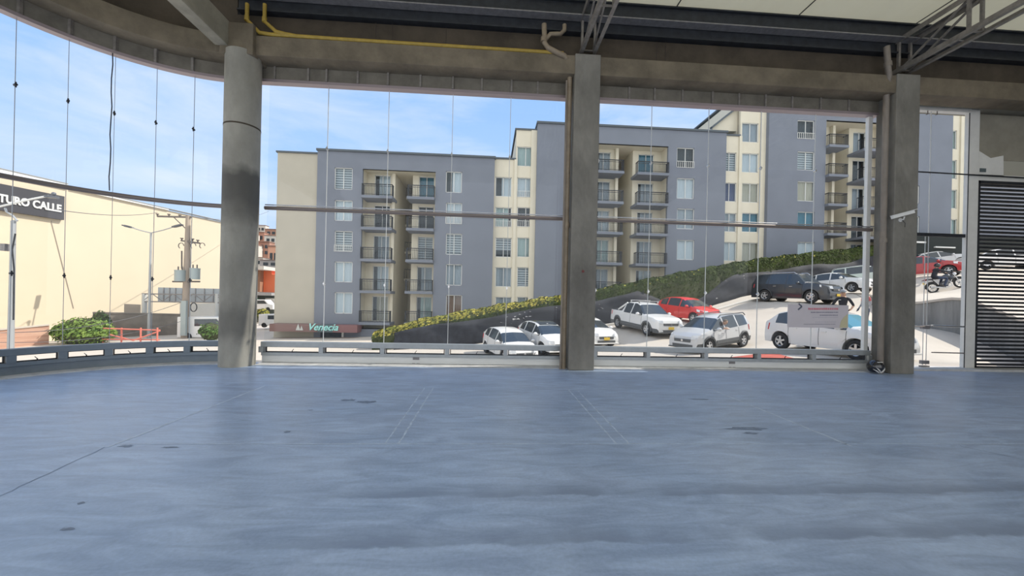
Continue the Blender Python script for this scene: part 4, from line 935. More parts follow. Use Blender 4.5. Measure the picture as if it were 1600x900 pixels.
for (xa, ya, xb, yb) in ((160, 513, 250, 516), (160, 520, 208, 532), (208, 532, 250, 517), (160, 530, 250, 531)):
    mb = MB(); mb.tube([cp(xa, ya, 27), cp(xb, yb, 27.5)], .045, 8); mb.build('rail_bar', redp, rl)
for xa in (161, 190, 220, 246):
    mb = MB(); mb.tube([cp(xa, 512, 27.2), cp(xa-.4, 538, 27.2)], .05, 8); mb.build('post', redp, rl)
# double street lamp
def lamp(label, base, top, arms, r=.09):
    o = thing('street_lamp', label, 'street lamp', tuple(base)); mb = MB(); mb.tube([base, base.lerp(top, .5), top], [r*1.25, r, r*.7], 12); mb.build('pole', mat('galvanised_grey', (.40, .42, .44), .5, .3), o)
    for tip in arms:
        tip = Vector(tip); mid = top.lerp(tip, .5)+Vector((0, 0, -.06)); mb = MB(); mb.tube([top+Vector((0, 0, -.05)), mid, tip], .04, 8); mb.build('arm', MATS['galvanised_grey'], o)
        d = (tip-top); d.normalize(); mb = MB(); mb.beam(tip-d*.15, tip+d*.6, .26, .09); mb.beam(tip, tip+d*.45, .18, .15); mb.build('lamp_head', mat('dark_lamp_head', (.12, .13, .15), .4), o)
    return o
t_ = cp(236, 363, 30); bs = Vector((t_.x, t_.y, -2.6)); lamp('tall grey double-armed street lamp left of the utility pole', bs, t_, [cp(204, 355, 30), cp(273, 354, 30)])
# utility pole
t_ = cp(294, 337, 30); bs = Vector((t_.x, t_.y, -2.6))
up_ = thing('utility_pole', 'concrete utility pole with two transformers and crossarms beside the double lamp', 'utility pole', tuple(bs))
polem = mat('pole_concrete', (.40, .33, .27), .85, n=.25, nscale=3, stretch=(1, 1, .3))
mb = MB(); mb.tube([bs, t_], [.30, .15], 14); mb.build('pole', polem, up_)
ironm = mat('rusty_iron', (.16, .14, .13), .6, .4)
mb = MB(); mb.beam(cp(246, 338, 30), cp(299, 339.5, 30), .1, .12); mb.beam(cp(271, 339, 30), cp(292, 359, 30), .05, .05); mb.build('crossarm', ironm, up_)
mb = MB(); mb.beam(cp(283, 376, 29.9), cp(312, 380, 29.9), .1, .12); mb.build('crossarm', ironm, up_)
for x, y in ((246, 335), (264, 335.5), (281, 337), (284, 373), (301, 374), (309, 376)):
    p = cp(x, y, 30); mb = MB(); mb.cyl(p-Vector((0, 0, .15)), p+Vector((0, 0, .05)), .05, 8); mb.cyl(p, p+Vector((0, 0, .06)), .11, 10); mb.build('insulator', ironm, up_)
for x, y in ((283, 384), (302, 384), (316, 384)):
    mb = MB(); c = cp(x, y, 29.8); mb.tube([c+Vector((.2*math.cos(k*.6), 0, .22*math.sin(k*.6))) for k in range(8)], .03, 6); mb.build('jumper_loop', ironm, up_)
for x, y, w in ((281.5, 431, .36), (304.5, 428, .33)):
    c = cp(x, y, 29.7); mb = MB(); mb.cyl(c-Vector((0, 0, .42)), c+Vector((0, 0, .38)), w, 18); mb.cyl(c+Vector((0, 0, .38)), c+Vector((0, 0, .44)), w*1.05, 18)
    tf = mb.build('transformer', mat('transformer_grey', (.36, .42, .43), .5, .2), up_)
    for dx in (-.15, .15):
        mb = MB(); mb.cyl(c+Vector((dx, 0, .44)), c+Vector((dx, 0, .72)), .045, 8); mb.build('bushing', ironm, tf)
mb = MB(); mb.beam(cp(270, 440, 29.9), cp(312, 440, 29.9), .12, .12); mb.build('bracket', ironm, up_)
mb = MB(); mb.tube([cp(284, 392, 29.8), cp(284, 420, 29.8)], .05, 8); mb.build('fuse_rod', ironm, up_)
mb = MB(); c = cp(302.5, 480, 29.7); mb.tube([c+Vector((.24*math.cos(k*.5), 0, .34*math.sin(k*.5))) for k in range(14)], .035, 6); mb.build('cable_coil', rubber, up_)
mb = MB(); mb.box(tuple(cp(286, 506, 29.6)-Vector((.12, .1, .9))), tuple(cp(292, 470, 29.6)+Vector((.0, .1, 0)))); mb.build('meter_box', MATS['transformer_grey'], up_)
# near pole at the left edge
t_ = cp(21, 345, 18); bs = Vector((t_.x, t_.y, -2.4))
np_ = thing('lamp_pole', 'grey pole at the left edge with curved lamp arm and small box', 'street lamp', tuple(bs))
mb = MB(); mb.tube([bs, t_], [.12, .09], 12); mb.build('pole', MATS['galvanised_grey'], np_)
mb = MB(); mb.tube([cp(27, 345, 18), cp(20, 337, 18), cp(10, 331, 18), cp(8, 325, 18)], .04, 8); mb.tube([t_, cp(27, 345, 18)], .04, 8); mb.build('lower_arm', MATS['galvanised_grey'], np_)
mb = MB(); mb.tube([cp(-10, 325, 18), cp(20, 318, 18), cp(50, 311, 18.2), cp(76, 306, 18.4)], .045, 8); mb.build('upper_arm', white_m, np_)
mb = MB(); mb.beam(cp(72, 307, 18.4), cp(90, 308.5, 18.5), .22, .10); mb.sphere(cp(84, 303, 18.45), .09, 10, 6); mb.build('lamp_head', MATS['dark_lamp_head'], np_)
mb = MB(); mb.box(tuple(cp(4, 392, 18)-Vector((0, .1, 0))), tuple(cp(11, 381, 18)+Vector((0, .12, 0)))); mb.build('junction_box', steel_light, np_)
mb = MB(); mb.tube([cp(24, 365, 17.9), cp(19, 390, 17.9), cp(22, 420, 17.9), cp(21, 500, 17.9)], .03, 6); mb.build('cable', steel_dark, np_)
# panel screen on posts
ss_ = thing('billboard', 'long grey slatted panel screen on posts with a truss behind the utility pole', 'billboard', tuple(cp(280, 535, 33)))
pm = mat('grey_screen_panel', (.42, .46, .50), .6, n=.1, nscale=2, stretch=(1, 1, 6))
for xa, ya, xb, yb in ((247, 449, 282, 472), (292, 450, 345, 474)):
    a = cp(xa, ya, 33); c_ = cp(xb, yb, 33); mb = MB(); mb.box((a.x, a.y, c_.z), (c_.x, a.y+.12, a.z)); pp = mb.build('panel', pm, ss_)
    for k in range(1, 4): x = a.x+(c_.x-a.x)*k/4; mb = MB(); mb.box((x-.03, a.y-.05, c_.z), (x+.03, a.y, a.z)); mb.build('panel_joint', steel_light, pp)
mb = MB(); mb.beam(cp(222, 459, 32.7), cp(345, 461, 32.7), .06, .1); mb.beam(cp(222, 471, 32.7), cp(345, 473, 32.7), .06, .1)
for k in range(8): x = 222+k*16; mb.beam(cp(x, 459 if k % 2 else 471, 32.7), cp(x+16, 471 if k % 2 else 459, 32.7), .05, .05)
mb.build('truss', steel_light, ss_)
for x in (226, 340):
    mb = MB(); p = cp(x, 459, 32.8); mb.cyl(p, (p.x, p.y, -2.8), .18, 12); mb.build('post', mat('pale_post', (.55, .56, .55), .6), ss_)
# cables strung in the street
cabm = mat('cable_grey', (.12, .12, .13), .6)
def cable(label, a, b_, sag, r=.018, grp='overhead cables on the left'):
    mb = MB(); mb.tube([a.lerp(b_, k/14)-Vector((0, 0, sag*4*(k/14)*(1-k/14))) for k in range(15)], r, 5); tag(mb.build('overhead_cable', cabm), label, 'cable', grp)
cable('thin cable from the left edge pole to the crossarm of the utility pole', cp(84, 327, 18), cp(246, 332, 30), .25)
cable('low cable rising from the brick wall to the utility pole', cp(0, 520, 22), cp(290, 470, 30), .6)
cable('lowest cable passing over the brick wall to the utility pole', cp(0, 535, 22), cp(290, 500, 30), .5)
cable('cable running right from the top crossarm of the utility pole behind the round column', cp(296, 338, 30), cp(420, 330, 50), .6)
# old house front and hillside town in the gap
def house(label, px0, py0, px1, py1, dep, m, roofm=None, wins=((.2, .3), (.6, .3)), wm='d', deep=2.5, nrow=1, gable=False):
    a = cp(px0, py0, dep); c_ = cp(px1, py1, dep); o = thing('house', label, 'house', ((a.x+c_.x)/2, a.y, c_.z), 'hillside houses beyond the beige end wall')
    mb = MB(); mb.box((a.x, a.y, c_.z-9), (c_.x, a.y+deep, a.z)); mb.build('wall', m, o); w_ = c_.x-a.x; h_ = a.z-c_.z
    mb = MB(); mb.box((a.x-.04*w_, a.y-.3, a.z), (c_.x+.04*w_, a.y+deep, a.z+.06*h_)); mb.build('roof', roofm or MATS['clay_roof'], o)
    for r_ in range(nrow):
        for u, s_ in wins:
            x = a.x+w_*u; z0 = c_.z+h_*(.2+r_*.8/nrow); z1 = z0+h_*(.42/nrow); mb = MB(); mb.box((x, a.y-.12, z0), (x+w_*s_*.8, a.y-.02, z1)); mb.build('window', CUR[wm], o)
    return o
mat('clay_roof', (.33, .20, .15), .9, n=.3, nscale=.5)
hw = mat('house_white', (.68, .64, .58), .85, n=.15, nscale=.3); hbk = mat('house_brick', (.48, .26, .19), .9, n=.25, nscale=.4); horg = mat('orange_wall', (.88, .22, .10), .7); hpk = mat('salmon_wall', (.68, .36, .24), .85)
hgr = mat('house_grey', (.36, .34, .33), .9)
house('tiny white house at the crest of the hillside', 400, 352, 414, 362, 150, hw)
house('tiny grey house at the crest, left of the white one', 389, 355, 400, 366, 148, hgr)
house('tiny brown-roofed house at the right of the crest', 414, 358, 432, 368, 146, hbk)
house('small white house on the upper slope beside the column', 386, 366, 398, 380, 125, hw)
house('small brick house on the upper slope', 398, 363, 412, 377, 128, hbk)
house('small pale house high on the slope by the beige wall', 413, 368, 431, 380, 122, hw)
house('brick house in the middle of the slope', 404, 378, 420, 402, 100, hbk, nrow=2)
house('white house with dark windows at the middle of the slope', 386, 383, 403, 403, 98, hw, nrow=2)
house('salmon house with small window touching the beige end wall', 419, 385, 434, 412, 90, hpk)
house('white terrace with dark openings above the orange building', 384, 402, 410, 415, 82, hw)
house('low grey roofed house above the orange building', 406, 406, 434, 417, 80, hgr)
ob = thing('orange_building', 'bright orange-red building with curved top beyond the beige end wall', 'building', tuple(cp(415, 460, 60)))
a = cp(404, 418, 60); c_ = cp(434, 457, 60); pr = [(a.x, a.y, c_.z)]+[(a.x+(c_.x-a.x)*.45*(1-math.cos(math.pi/2*k/8)), a.y, c_.z+(a.z-c_.z)*(.8+.2*math.sin(math.pi/2*k/8))) for k in range(9)]+[(a.x+(c_.x-a.x)*.62, a.y, a.z-.2), (a.x+(c_.x-a.x)*.66, a.y, a.z-1.0), (c_.x, a.y, a.z-1.0), (c_.x, a.y, c_.z)]
mb = MB(); mb.prism(pr, (0, 8, 0)); mb.build('wall', horg, ob)
a = cp(384, 417, 59); c_ = cp(405, 456, 59); mb = MB(); mb.box((a.x, a.y, c_.z), (c_.x, a.y+4, a.z-.4)); mb.build('dark_porch', CUR['r'], ob)
mb = MB(); a2 = cp(384, 415, 57); c2_ = cp(411, 421, 57); mb.box((a2.x, a2.y, c2_.z), (c2_.x, a2.y+5, a2.z)); mb.build('awning', hw, ob)
a = cp(384, 457, 58); c_ = cp(434, 462, 58); mb = MB(); mb.box((a.x, a.y-2, c_.z), (c_.x, a.y+1, a.z)); mb.build('lower_awning', hgr, ob)
shop = thing('kiosk', 'dark low shop front below the orange building', 'shop', tuple(cp(408, 478, 57)))
a = cp(384, 461, 57); c_ = cp(432, 486, 57); mb = MB(); mb.box((a.x, a.y, c_.z-1.5), (c_.x, a.y+2, a.z)); mb.build('front', mat('shop_dark', (.10, .12, .11), .8), shop)
for x0_, x1_, m_ in ((385, 395, hw), (398, 404, mat('green_board', (.06, .25, .16), .7)), (415, 430, hw)):
    a = cp(x0_, 466, 56.8); c_ = cp(x1_, 480, 56.8); mb = MB(); mb.box((a.x, a.y-.1, c_.z), (c_.x, a.y, a.z)); mb.build('panel', m_, shop)
c = cp(411, 492, 50); bush('bush', 'small yellow-green plant by the far street', tuple(c), .8, .8, .9, 350, leafy, .14)
# hillside body under the houses
mb = MB(); H0 = cp(330, 420, 160); vs = []; fs = []
for i in range(15):
    for j in range(8):
        x = -130+i*13; y = 90+j*14; h_ = -3+max(0, (j/7.0))*30*math.exp(-((x+85)/50)**2)+random.uniform(-.6, .6); vs.append((x, y, h_-(1.5 if j else 3)))
for i in range(14):
    for j in range(7): a = i*8+j; fs.append((a, a+1, a+9, a+8))
mb.add(vs, fs, 0, True); struct(mb.build('ground_hill', mat('hill_brown', (.25, .20, .15), .95, n=.4, nscale=.1)), 'brown hillside beyond the street')
# ================================================================ VEHICLES
paint = lambda nm, c: mat(nm, c, .28, .0, coat=.7, spec=.5)
P_WHITE = paint('white_car_paint', (.78, .78, .78)); P_SILVER = paint('silver_car_paint', (.58, .59, .61)); P_RED = paint('red_car_paint', (.72, .035, .03)); P_DARK = paint('graphite_car_paint', (.03, .035, .045)); P_PALE = paint('pale_green_car_paint', (.55, .64, .60)); P_DRED = paint('dark_red_car_paint', (.42, .025, .03))
lampm = mat('clear_headlight', (.75, .77, .8), .08, spec=.9); taill = mat('red_tail_light', (.55, .02, .03), .15); platem = mat('yellow_plate', (.75, .52, .06), .5); cladd = mat('grey_cladding', (.10, .105, .11), .7); rimm = mat('alloy_rim', (.55, .56, .58), .3, .6)
def interp(tab, x):
    for (x0, z0), (x1, z1) in zip(tab[:-1], tab[1:]):
        if x0 <= x <= x1: return z0+(z1-z0)*((x-x0)/(x1-x0) if x1 > x0 else 0)
    return tab[0][1] if x < tab[0][0] else tab[-1][1]
SPEC = {
 'round': dict(L=3.95, W=1.68, wb=2.50, xf=1.22, wr=.31, belt=[(-2, 1.0), (-1.2, .97), (1, .90), (2, .8)], top=[(-1.96, .62), (-1.94, .92), (-1.86, 1.06), (-1.55, 1.27), (-1.2, 1.39), (-.8, 1.455), (-.4, 1.475), (0, 1.46), (.25, 1.41), (.45, 1.33), (1.12, .99), (1.6, .87), (1.85, .75), (1.96, .55)], side=(-1.45, .95), pill=(-.85, .14), wsh=(.42, 1.12), rear=(-1.86, -1.5)),
 'hatch': dict(L=4.0, W=1.70, wb=2.50, xf=1.22, wr=.31, belt=[(-2, .98), (-1.2, .97), (1, .90), (2, .8)], top=[(-2.0, .62), (-1.97, .98), (-1.88, 1.08), (-1.52, 1.36), (-1.2, 1.44), (-.6, 1.49), (.1, 1.47), (.40, 1.40), (1.08, 1.0), (1.7, .86), (1.92, .74), (2.0, .55)], side=(-1.5, .95), pill=(-.95, .12), wsh=(.42, 1.08), rear=(-1.88, -1.5)),
 'cross': dict(L=3.85, W=1.66, wb=2.42, xf=1.18, wr=.32, belt=[(-2, 1.03), (1, .92), (2, .82)], top=[(-1.92, .65), (-1.90, 1.0), (-1.70, 1.42), (-1.5, 1.50), (-.6, 1.55), (.0, 1.52), (.30, 1.45), (1.02, 1.02), (1.6, .90), (1.85, .74), (1.92, .52)], side=(-1.6, .9), pill=(-.85, .08), wsh=(.32, 1.02), rear=(-1.89, -1.65)),
 'sedan': dict(L=4.35, W=1.72, wb=2.58, xf=1.30, wr=.31, belt=[(-2.2, .98), (1, .91), (2.2, .8)], top=[(-2.17, .60), (-2.12, .95), (-2.0, 1.02), (-1.62, 1.06), (-.85, 1.40), (-.4, 1.45), (.1, 1.44), (.42, 1.37), (1.12, .99), (1.8, .86), (2.08, .72), (2.17, .52)], side=(-1.35, .95), pill=(-.75, .12), wsh=(.45, 1.12), rear=(-1.62, -.85)),
 'suv': dict(L=4.75, W=1.86, wb=2.78, xf=1.42, wr=.38, belt=[(-2.4, 1.17), (2.4, 1.08)], top=[(-2.37, .7), (-2.34, 1.2), (-2.15, 1.72), (-1.9, 1.82), (-.6, 1.86), (.2, 1.83), (.5, 1.75), (1.05, 1.24), (1.9, 1.14), (2.25, 1.0), (2.37, .65)], side=(-2.0, .95), pill=(-1.15, -.05), wsh=(.55, 1.05), rear=(-2.32, -2.1)),
 'cuv': dict(L=4.3, W=1.80, wb=2.6, xf=1.28, wr=.35, belt=[(-2.2, 1.07), (2.2, .98)], top=[(-2.13, .7), (-2.1, 1.1), (-1.85, 1.50), (-1.6, 1.60), (-.6, 1.64), (.1, 1.61), (.42, 1.52), (1.1, 1.10), (1.75, 1.0), (2.05, .85), (2.15, .6)], side=(-1.75, .95), pill=(-1.0, .05), wsh=(.45, 1.1), rear=(-2.08, -1.8)),
 'pickup': dict(L=4.7, W=1.82, wb=2.83, xf=1.45, wr=.34, belt=[(-2.4, 1.06), (2.4, 1.02)], top=[(-2.35, .7), (-2.33, 1.08), (-1.15, 1.10), (-1.0, 1.12), (-.80, 1.58), (-.6, 1.66), (.2, 1.68), (.5, 1.6), (1.12, 1.12), (1.95, 1.02), (2.25, .88), (2.35, .6)], side=(-.78, 1.0), pill=(-.06,), wsh=(.52, 1.12), rear=(-1.0, -.78)),
}
def car(label, key, kind, paintm, glassm=None, cat='car', cladding=False, rails=False, plate=True, mirror_m=None, shade_m=None, group=None):
    a, b_, side = CARS[key]; sp = SPEC[kind]; gl = glassm or car_glass
    L_, Wd = sp['L'], sp['W']/2; xf = sp['xf']; xr = xf-sp['wb']; wr = sp['wr']
    u = (b_-a).normalized(); y_ = Vector((0, 0, 1)).cross(u).normalized(); zz = u.cross(y_).normalized()
    R = Matrix((u, y_, zz)).transposed()
    mid = (a+b_)/2; loc = mid - R @ Vector(((xf+xr)/2, side*(Wd-.12), 0))
    nm = {'pickup': 'pickup_truck', 'suv': 'suv'}.get(kind, 'car')
    root = bpy.data.objects.new(nm, None); COL.objects.link(root); root.matrix_world = Matrix.Translation(loc) @ R.to_4x4(); tag(root, label, cat, group)
    hx_ = L_/2
    # stations
    keys = sorted({round(x, 3) for x, _ in sp['top']} | {round(-hx_+L_*i/46, 3) for i in range(47)} | {round(sp['side'][0], 3), round(sp['side'][1], 3)} | {round(w+d, 3) for w in (xf, xr) for d in (-wr-.06, wr+.06)} | {round(p+d, 3) for p in sp['pill'] for d in (-.04, .04)})
    keys = [x for x in keys if sp['top'][0][0] <= x <= sp['top'][-1][0]]
    kk = [keys[0]]
    for x in keys[1:]:
        if x-kk[-1] > .008: kk.append(x)
    keys = kk
    def ring(x):
        t_ = interp(sp['top'], x); be = min(interp(sp['belt'], x), t_-.03); zb = .24
        for w in (xf, xr):
            d = abs(x-w); ra = wr+.07
            if d < ra: zb = max(zb, wr+math.sqrt(ra*ra-d*d)*.98)
        w_ = Wd*(1-.16*(abs(x)/hx_)**5); bed = kind == 'pickup' and x < -1.05
        cab = max(0, t_-be); wtop = w_*.97-min(.26, cab*.40)
        zb = min(zb, be-.06); zm = max(zb+.02, min(.68, be-.04))
        return [(w_*.955, zb), (w_*1.0, (zb+zm)/2), (w_*1.0, zm), (w_*.965, be), (wtop if cab > .06 else w_*.93, t_-(.05 if cab > .1 else .012)), ((wtop if cab > .06 else w_*.9)*.86, t_+.0), (0, t_+(.025 if cab > .1 else .02))]
    rings = [ring(x) for x in keys]; nr = 7
    verts = []
    for x, r_ in zip(keys, rings):
        for s_ in (1, -1):
            for (w, z) in r_: verts.append((x, s_*w, z))
    def idx(i, s_, j): return i*14+(0 if s_ > 0 else 7)+j
    groups = {'body': [], 'side_window': [], 'windscreen': [], 'rear_window': [], 'lower_cladding': []}
    for i in range(len(keys)-1):
        xm = (keys[i]+keys[i+1])/2
        for s_ in (1, -1):
            for j in range(6):
                f = (idx(i, s_, j), idx(i+1, s_, j), idx(i+1, s_, j+1), idx(i, s_, j+1))
                g = 'body'
                if j == 3 and sp['side'][0] < xm < sp['side'][1] and rings[i][3][1]+.08 < rings[i][4][1] and all(abs(xm-p) > .045 for p in sp['pill']): g = 'side_window'
                if j >= 4 and sp['wsh'][0] < xm < sp['wsh'][1]-.02: g = 'windscreen'
                if j >= 5 and sp['rear'][0] < xm < sp['rear'][1]: g = 'rear_window'
                if cladding and j == 0: g = 'lower_cladding'
                groups[g].append(f)
    n_ = len(keys)-1
    for i in (0, n_):
        groups['body'].append([idx(i, 1, j) for j in range(7)]+[idx(i, -1, j) for j in range(5, -1, -1)])
    for i in range(n_): groups['body'].append((idx(i, 1, 0), idx(i, -1, 0), idx(i+1, -1, 0), idx(i+1, 1, 0)))
    mm = {'body': paintm, 'side_window': gl, 'windscreen': (shade_m or gl), 'rear_window': gl, 'lower_cladding': cladd}
    for g, fs in groups.items():
        if not fs: continue
        if g == 'side_window':
            for s_ in (1, -1):
                sub = [f for f in fs if (f[0] % 14 < 7) == (s_ > 0)]
                used = sorted({q for f in sub for q in f}); mp = {q: k for k, q in enumerate(used)}
                mb = MB(); mb.add([verts[q] for q in used], [[mp[q] for q in f] for f in sub], 0, False); mb.build('side_window', mm[g], root, local=True)
            continue
        used = sorted({q for f in fs for q in f}); mp = {q: k for k, q in enumerate(used)}
        mb = MB(); mb.add([verts[q] for q in used], [[mp[q] for q in f] for f in fs], 0, g == 'body'); o = mb.build(g, mm[g], root, local=True)
        if g == 'body':
            o.data.polygons.foreach_set('use_smooth', [True]*len(o.data.polygons)); md = o.modifiers.new('e', 'EDGE_SPLIT'); md.split_angle = math.radians(32)
            bodyo = o
    def yside(x, z):
        r_ = ring(x)
        for (w0, z0), (w1, z1) in zip(r_[:-1], r_[1:]):
            if z0 <= z <= z1: return w0+(w1-w0)*((z-z0)/(z1-z0) if z1 > z0 else 0)
        return r_[2][0]
    # wheels
    for wx in (xf, xr):
        for s_ in (1, -1):
            mb = MB(); yc = s_*(Wd-.12)
            prof = [(wr*.62, -.10), (wr*.93, -.10), (wr, -.07), (wr, .07), (wr*.93, .10), (wr*.62, .10)]
            vs = []; fs = []; N = 28
            for k in range(N):
                t_ = 2*math.pi*k/N
                for (r_, o_) in prof: vs.append((wx+math.cos(t_)*r_, yc+o_, wr+math.sin(t_)*r_))
            for k in range(N):
                for j in range(6): a_ = k*6+j; b2 = k*6+(j+1) % 6; c2 = ((k+1) % N)*6+(j+1) % 6; d2 = ((k+1) % N)*6+j; fs.append((a_, b2, c2, d2))
            mb.add(vs, fs, 0, True); w_ = mb.build('wheel', rubber, root, local=True)
            mb = MB(); yo = yc+s_*.07; mb.cyl((wx, yc-s_*.02, wr), (wx, yc+s_*.0, wr), wr*.63, 24, 1)
            for k in range(5):
                t_ = 2*math.pi*k/5+.3; mb.beam((wx, yo, wr), (wx+math.cos(t_)*wr*.6, yo, wr+math.sin(t_)*wr*.6), wr*.22, .03, up=(0, 1, 0))
            vs = []; fs = []
            for k in range(24):
                t_ = 2*math.pi*k/24
                for r_, o_ in ((.55, .07), (.66, .09), (.66, .0), (.55, .0)): vs.append((wx+math.cos(t_)*wr*r_, yc+s_*o_, wr+math.sin(t_)*wr*r_))
            for k in range(24):
                for j in range(4): a_ = k*4+j; b2 = k*4+(j+1) % 4; c2 = ((k+1) % 24)*4+(j+1) % 4; d2 = ((k+1) % 24)*4+j; fs.append((a_, b2, c2, d2))
            mb.add(vs, fs); mb.cyl((wx, yo-s_*.03, wr), (wx, yo+s_*.02, wr), wr*.16, 12); mb.build('rim', [rimm, steel_dark], w_, local=True)
            # arch lip / cladding + dark well
            mb = MB(); pts = []
            for k in range(15):
                t_ = math.pi*(k/14)*1.08-.12; ra = wr+.075; x = wx+math.cos(t_)*ra; z = wr+math.sin(t_)*ra; pts.append((x, s_*(yside(max(-hx_+.05, min(hx_-.05, x)), max(z, .3))+.004), z))
            mb.tube(pts, .055 if cladding else .022, 6); mb.build('wheel_arch', cladd if cladding else paintm, root, local=True)
    mb = MB()
    for wx in (xf, xr): mb.box((wx-wr-.05, -Wd+.28, .2), (wx+wr+.05, Wd-.28, wr*2+.02))
    mb.build('wheel_well', steel_dark, root, local=True)
    # lights, grille, plate, mirrors, handles
    zt_f = interp(sp['top'], hx_-.22)
    for s_ in (1, -1):
        mb = MB(); x1 = hx_-.10; x0 = hx_-.50; z1 = interp(sp['top'], x0)-.05; z0 = z1-.17
        w0 = yside(x0, z0)+.008; w1 = yside(x1, z0-.0)*.97+.006
        mb.add([(x0, s_*w0, z0+.04), (x1, s_*w1, z0-.06), (hx_+.005, s_*Wd*.55, z0-.07), (hx_-.06, s_*Wd*.56, z0+.10), (x1-.08, s_*w1*.985, z0+.10), (x0-.02, s_*w0, z1)], [(0, 1, 4, 5), (1, 2, 3, 4)]); o = mb.build('headlight', lampm, root, local=True); md = o.modifiers.new('s', 'SOLIDIFY'); md.thickness = .05; md.offset = 0
        mb = MB(); xe = -hx_+.03; zb0 = interp(sp['belt'], -hx_)-.12; wv = Wd*.86
        mb.add([(xe+.02, s_*wv*.78, zb0-.16), (xe+.18, s_*(yside(xe+.18, zb0-.16)+.006), zb0-.16), (xe+.22, s_*(yside(xe+.22, zb0+.05)+.006), zb0+.09), (xe+.035, s_*wv*.80, zb0+.09)], [(0, 1, 2, 3)]); o = mb.build('tail_light', taill, root, local=True); md = o.modifiers.new('s', 'SOLIDIFY'); md.thickness = .05; md.offset = 0
        xm = sp['wsh'][1]-.28; zm_ = interp(sp['belt'], xm)+.08; mb = MB(); mb.sphere((xm, s_*(Wd+.13), zm_), .12, 12, 8, sc=(.75, .95, .72)); mb.beam((xm, s_*(Wd-.08), zm_-.03), (xm, s_*(Wd+.1), zm_-.02), .06, .04); mb.build('mirror', mirror_m or paintm, root, local=True)
        for xh in (-.72, .28):
            zz_ = interp(sp['belt'], xh)-.13; mb = MB(); yy_ = s_*(yside(xh, zz_)+.012); mb.beam((xh-.09, yy_, zz_), (xh+.09, yy_, zz_), .025, .03); mb.build('door_handle', paintm if kind != 'suv' else chrome, root, local=True)
    mb = MB(); zg = interp(sp['top'], hx_-.15)-.20
    mb.box((hx_-.05, -Wd*.5, zg-.07), (hx_+.012, Wd*.5, zg+.06)); mb.box((hx_-.05, -Wd*.62, .27), (hx_+.015, Wd*.62, .42)); mb.build('grille', cladd, root, local=True, bevel=.01)
    mb = MB(); mb.box((hx_-.12, -Wd*.88, .24), (hx_+.03, Wd*.88, .30)); mb.build('front_bumper', cladd if cladding or kind in ('suv', 'cuv') else paintm, root, local=True, bevel=.015)
    mb = MB(); mb.cyl((hx_+.012, 0, zg), (hx_+.02, 0, zg), .055, 14); mb.build('badge', chrome, root, local=True)
    if plate:
        mb = MB(); mb.box((hx_+.02, -.17, .44), (hx_+.035, .17, .58)); mb.build('number_plate', platem, root, local=True)
    # door seams
    for s_ in (1, -1):
        mb = MB()
        for x in [p for p in sp['pill']]+[sp['wsh'][1]-.12]:
            pts = [(x, s_*(yside(x, z)+.003), z) for z in np.linspace(.32, interp(sp['belt'], x)-.02, 6)]; mb.tube(pts, .007, 4)
        mb.build('door_seam', steel_dark, root, local=True)
    if cladding:
        for s_ in (1, -1):
            mb = MB(); mb.box((xr+wr+.12, s_*(Wd-.01), .36), (xf-wr-.12, s_*(Wd+.025), .52)); mb.build('side_moulding', cladd, root, local=True, bevel=.01)
    if rails:
        for s_ in (1, -1):
            mb = MB(); xs_ = [x for x, z in sp['top'] if z > interp(sp['top'], 0)-.12]; xa, xb = min(xs_), max(xs_); yy_ = s_*Wd*.70
            mb.tube([(xa, yy_, interp(sp['top'], xa)+.01), (xa+.15, yy_, interp(sp['top'], xa+.15)+.07), (xb-.2, yy_, interp(sp['top'], xb-.2)+.07), (xb-.05, yy_, interp(sp['top'], xb-.05)+.0)], .022, 8); mb.build('roof_rail', chrome if rails == 'c' else steel_dark, root, local=True)
    if kind == 'pickup':
        mb = MB(); mb.box((-2.22, -Wd+.14, 1.085), (-1.16, Wd-.14, 1.135)); mb.build('bed_cover', steel_dark, root, local=True)
        mb = MB()
        for s_ in (1, -1): mb.tube([(-.8, s_*Wd*.66, 1.60), (-1.0, s_*Wd*.74, 1.45), (-1.5, s_*Wd*.84, 1.14)], .05, 8)
        mb.build('bed_bar', paintm, root, local=True)
        for x in (-.45, .35):
            mb = MB(); mb.beam((x, -Wd*.75, 1.78), (x, Wd*.75, 1.78), .07, .04)
            for s_ in (1, -1): mb.box((x-.03, s_*Wd*.68-.03, 1.66), (x+.03, s_*Wd*.68+.03, 1.78))
            mb.build('roof_bar', chrome, root, local=True)
        for s_ in (1, -1):
            mb = MB(); mb.cyl((hx_+.01, s_*.55, .36), (hx_+.03, s_*.55, .36), .05, 10); mb.build('fog_light', lampm, root, local=True)
    return root, R, loc
car('white hatchback parked closest, right behind the poster on the glass', 'hatch', 'hatch', P_WHITE, shade_m=sunlit_glass, plate=False)
uno, unoR, unoL = car('silver-white hatchback with dark grey side cladding and a driver at its open window', 'uno', 'cross', P_SILVER, cladding=True, rails=True, plate=False)
car('white double-cab pickup with two roof bars parked left of the red car', 'pickup', 'pickup', P_WHITE, cladding=True, cat='pickup truck', mirror_m=P_WHITE)
car('bright red hatchback parked in front of the dark netting', 'red', 'round', P_RED, plate=False)
car('graphite off-road vehicle parked uphill against the hedge', 'prado', 'suv', P_DARK, rails='c', cat='car')
car('white sedan parked uphill, right of the graphite off-road vehicle', 'sedan', 'sedan', P_WHITE, plate=False)
car('pale greenish car parked uphill behind the white sedan', 'green', 'cuv', P_PALE, plate=False, rails='c')
car('small white car at the left, only its roof and bonnet above the sill rail', 'c1', 'round', P_WHITE, plate=False)
car('white hatchback with dark glass roof left of the middle column', 'c2', 'round', P_WHITE, plate=False)
car('white car half hidden behind the middle column, yellow plate showing', 'c3', 'round', P_WHITE)
car('dark red car behind the motorcycle rider', 'dred', 'round', P_DRED, plate=False)
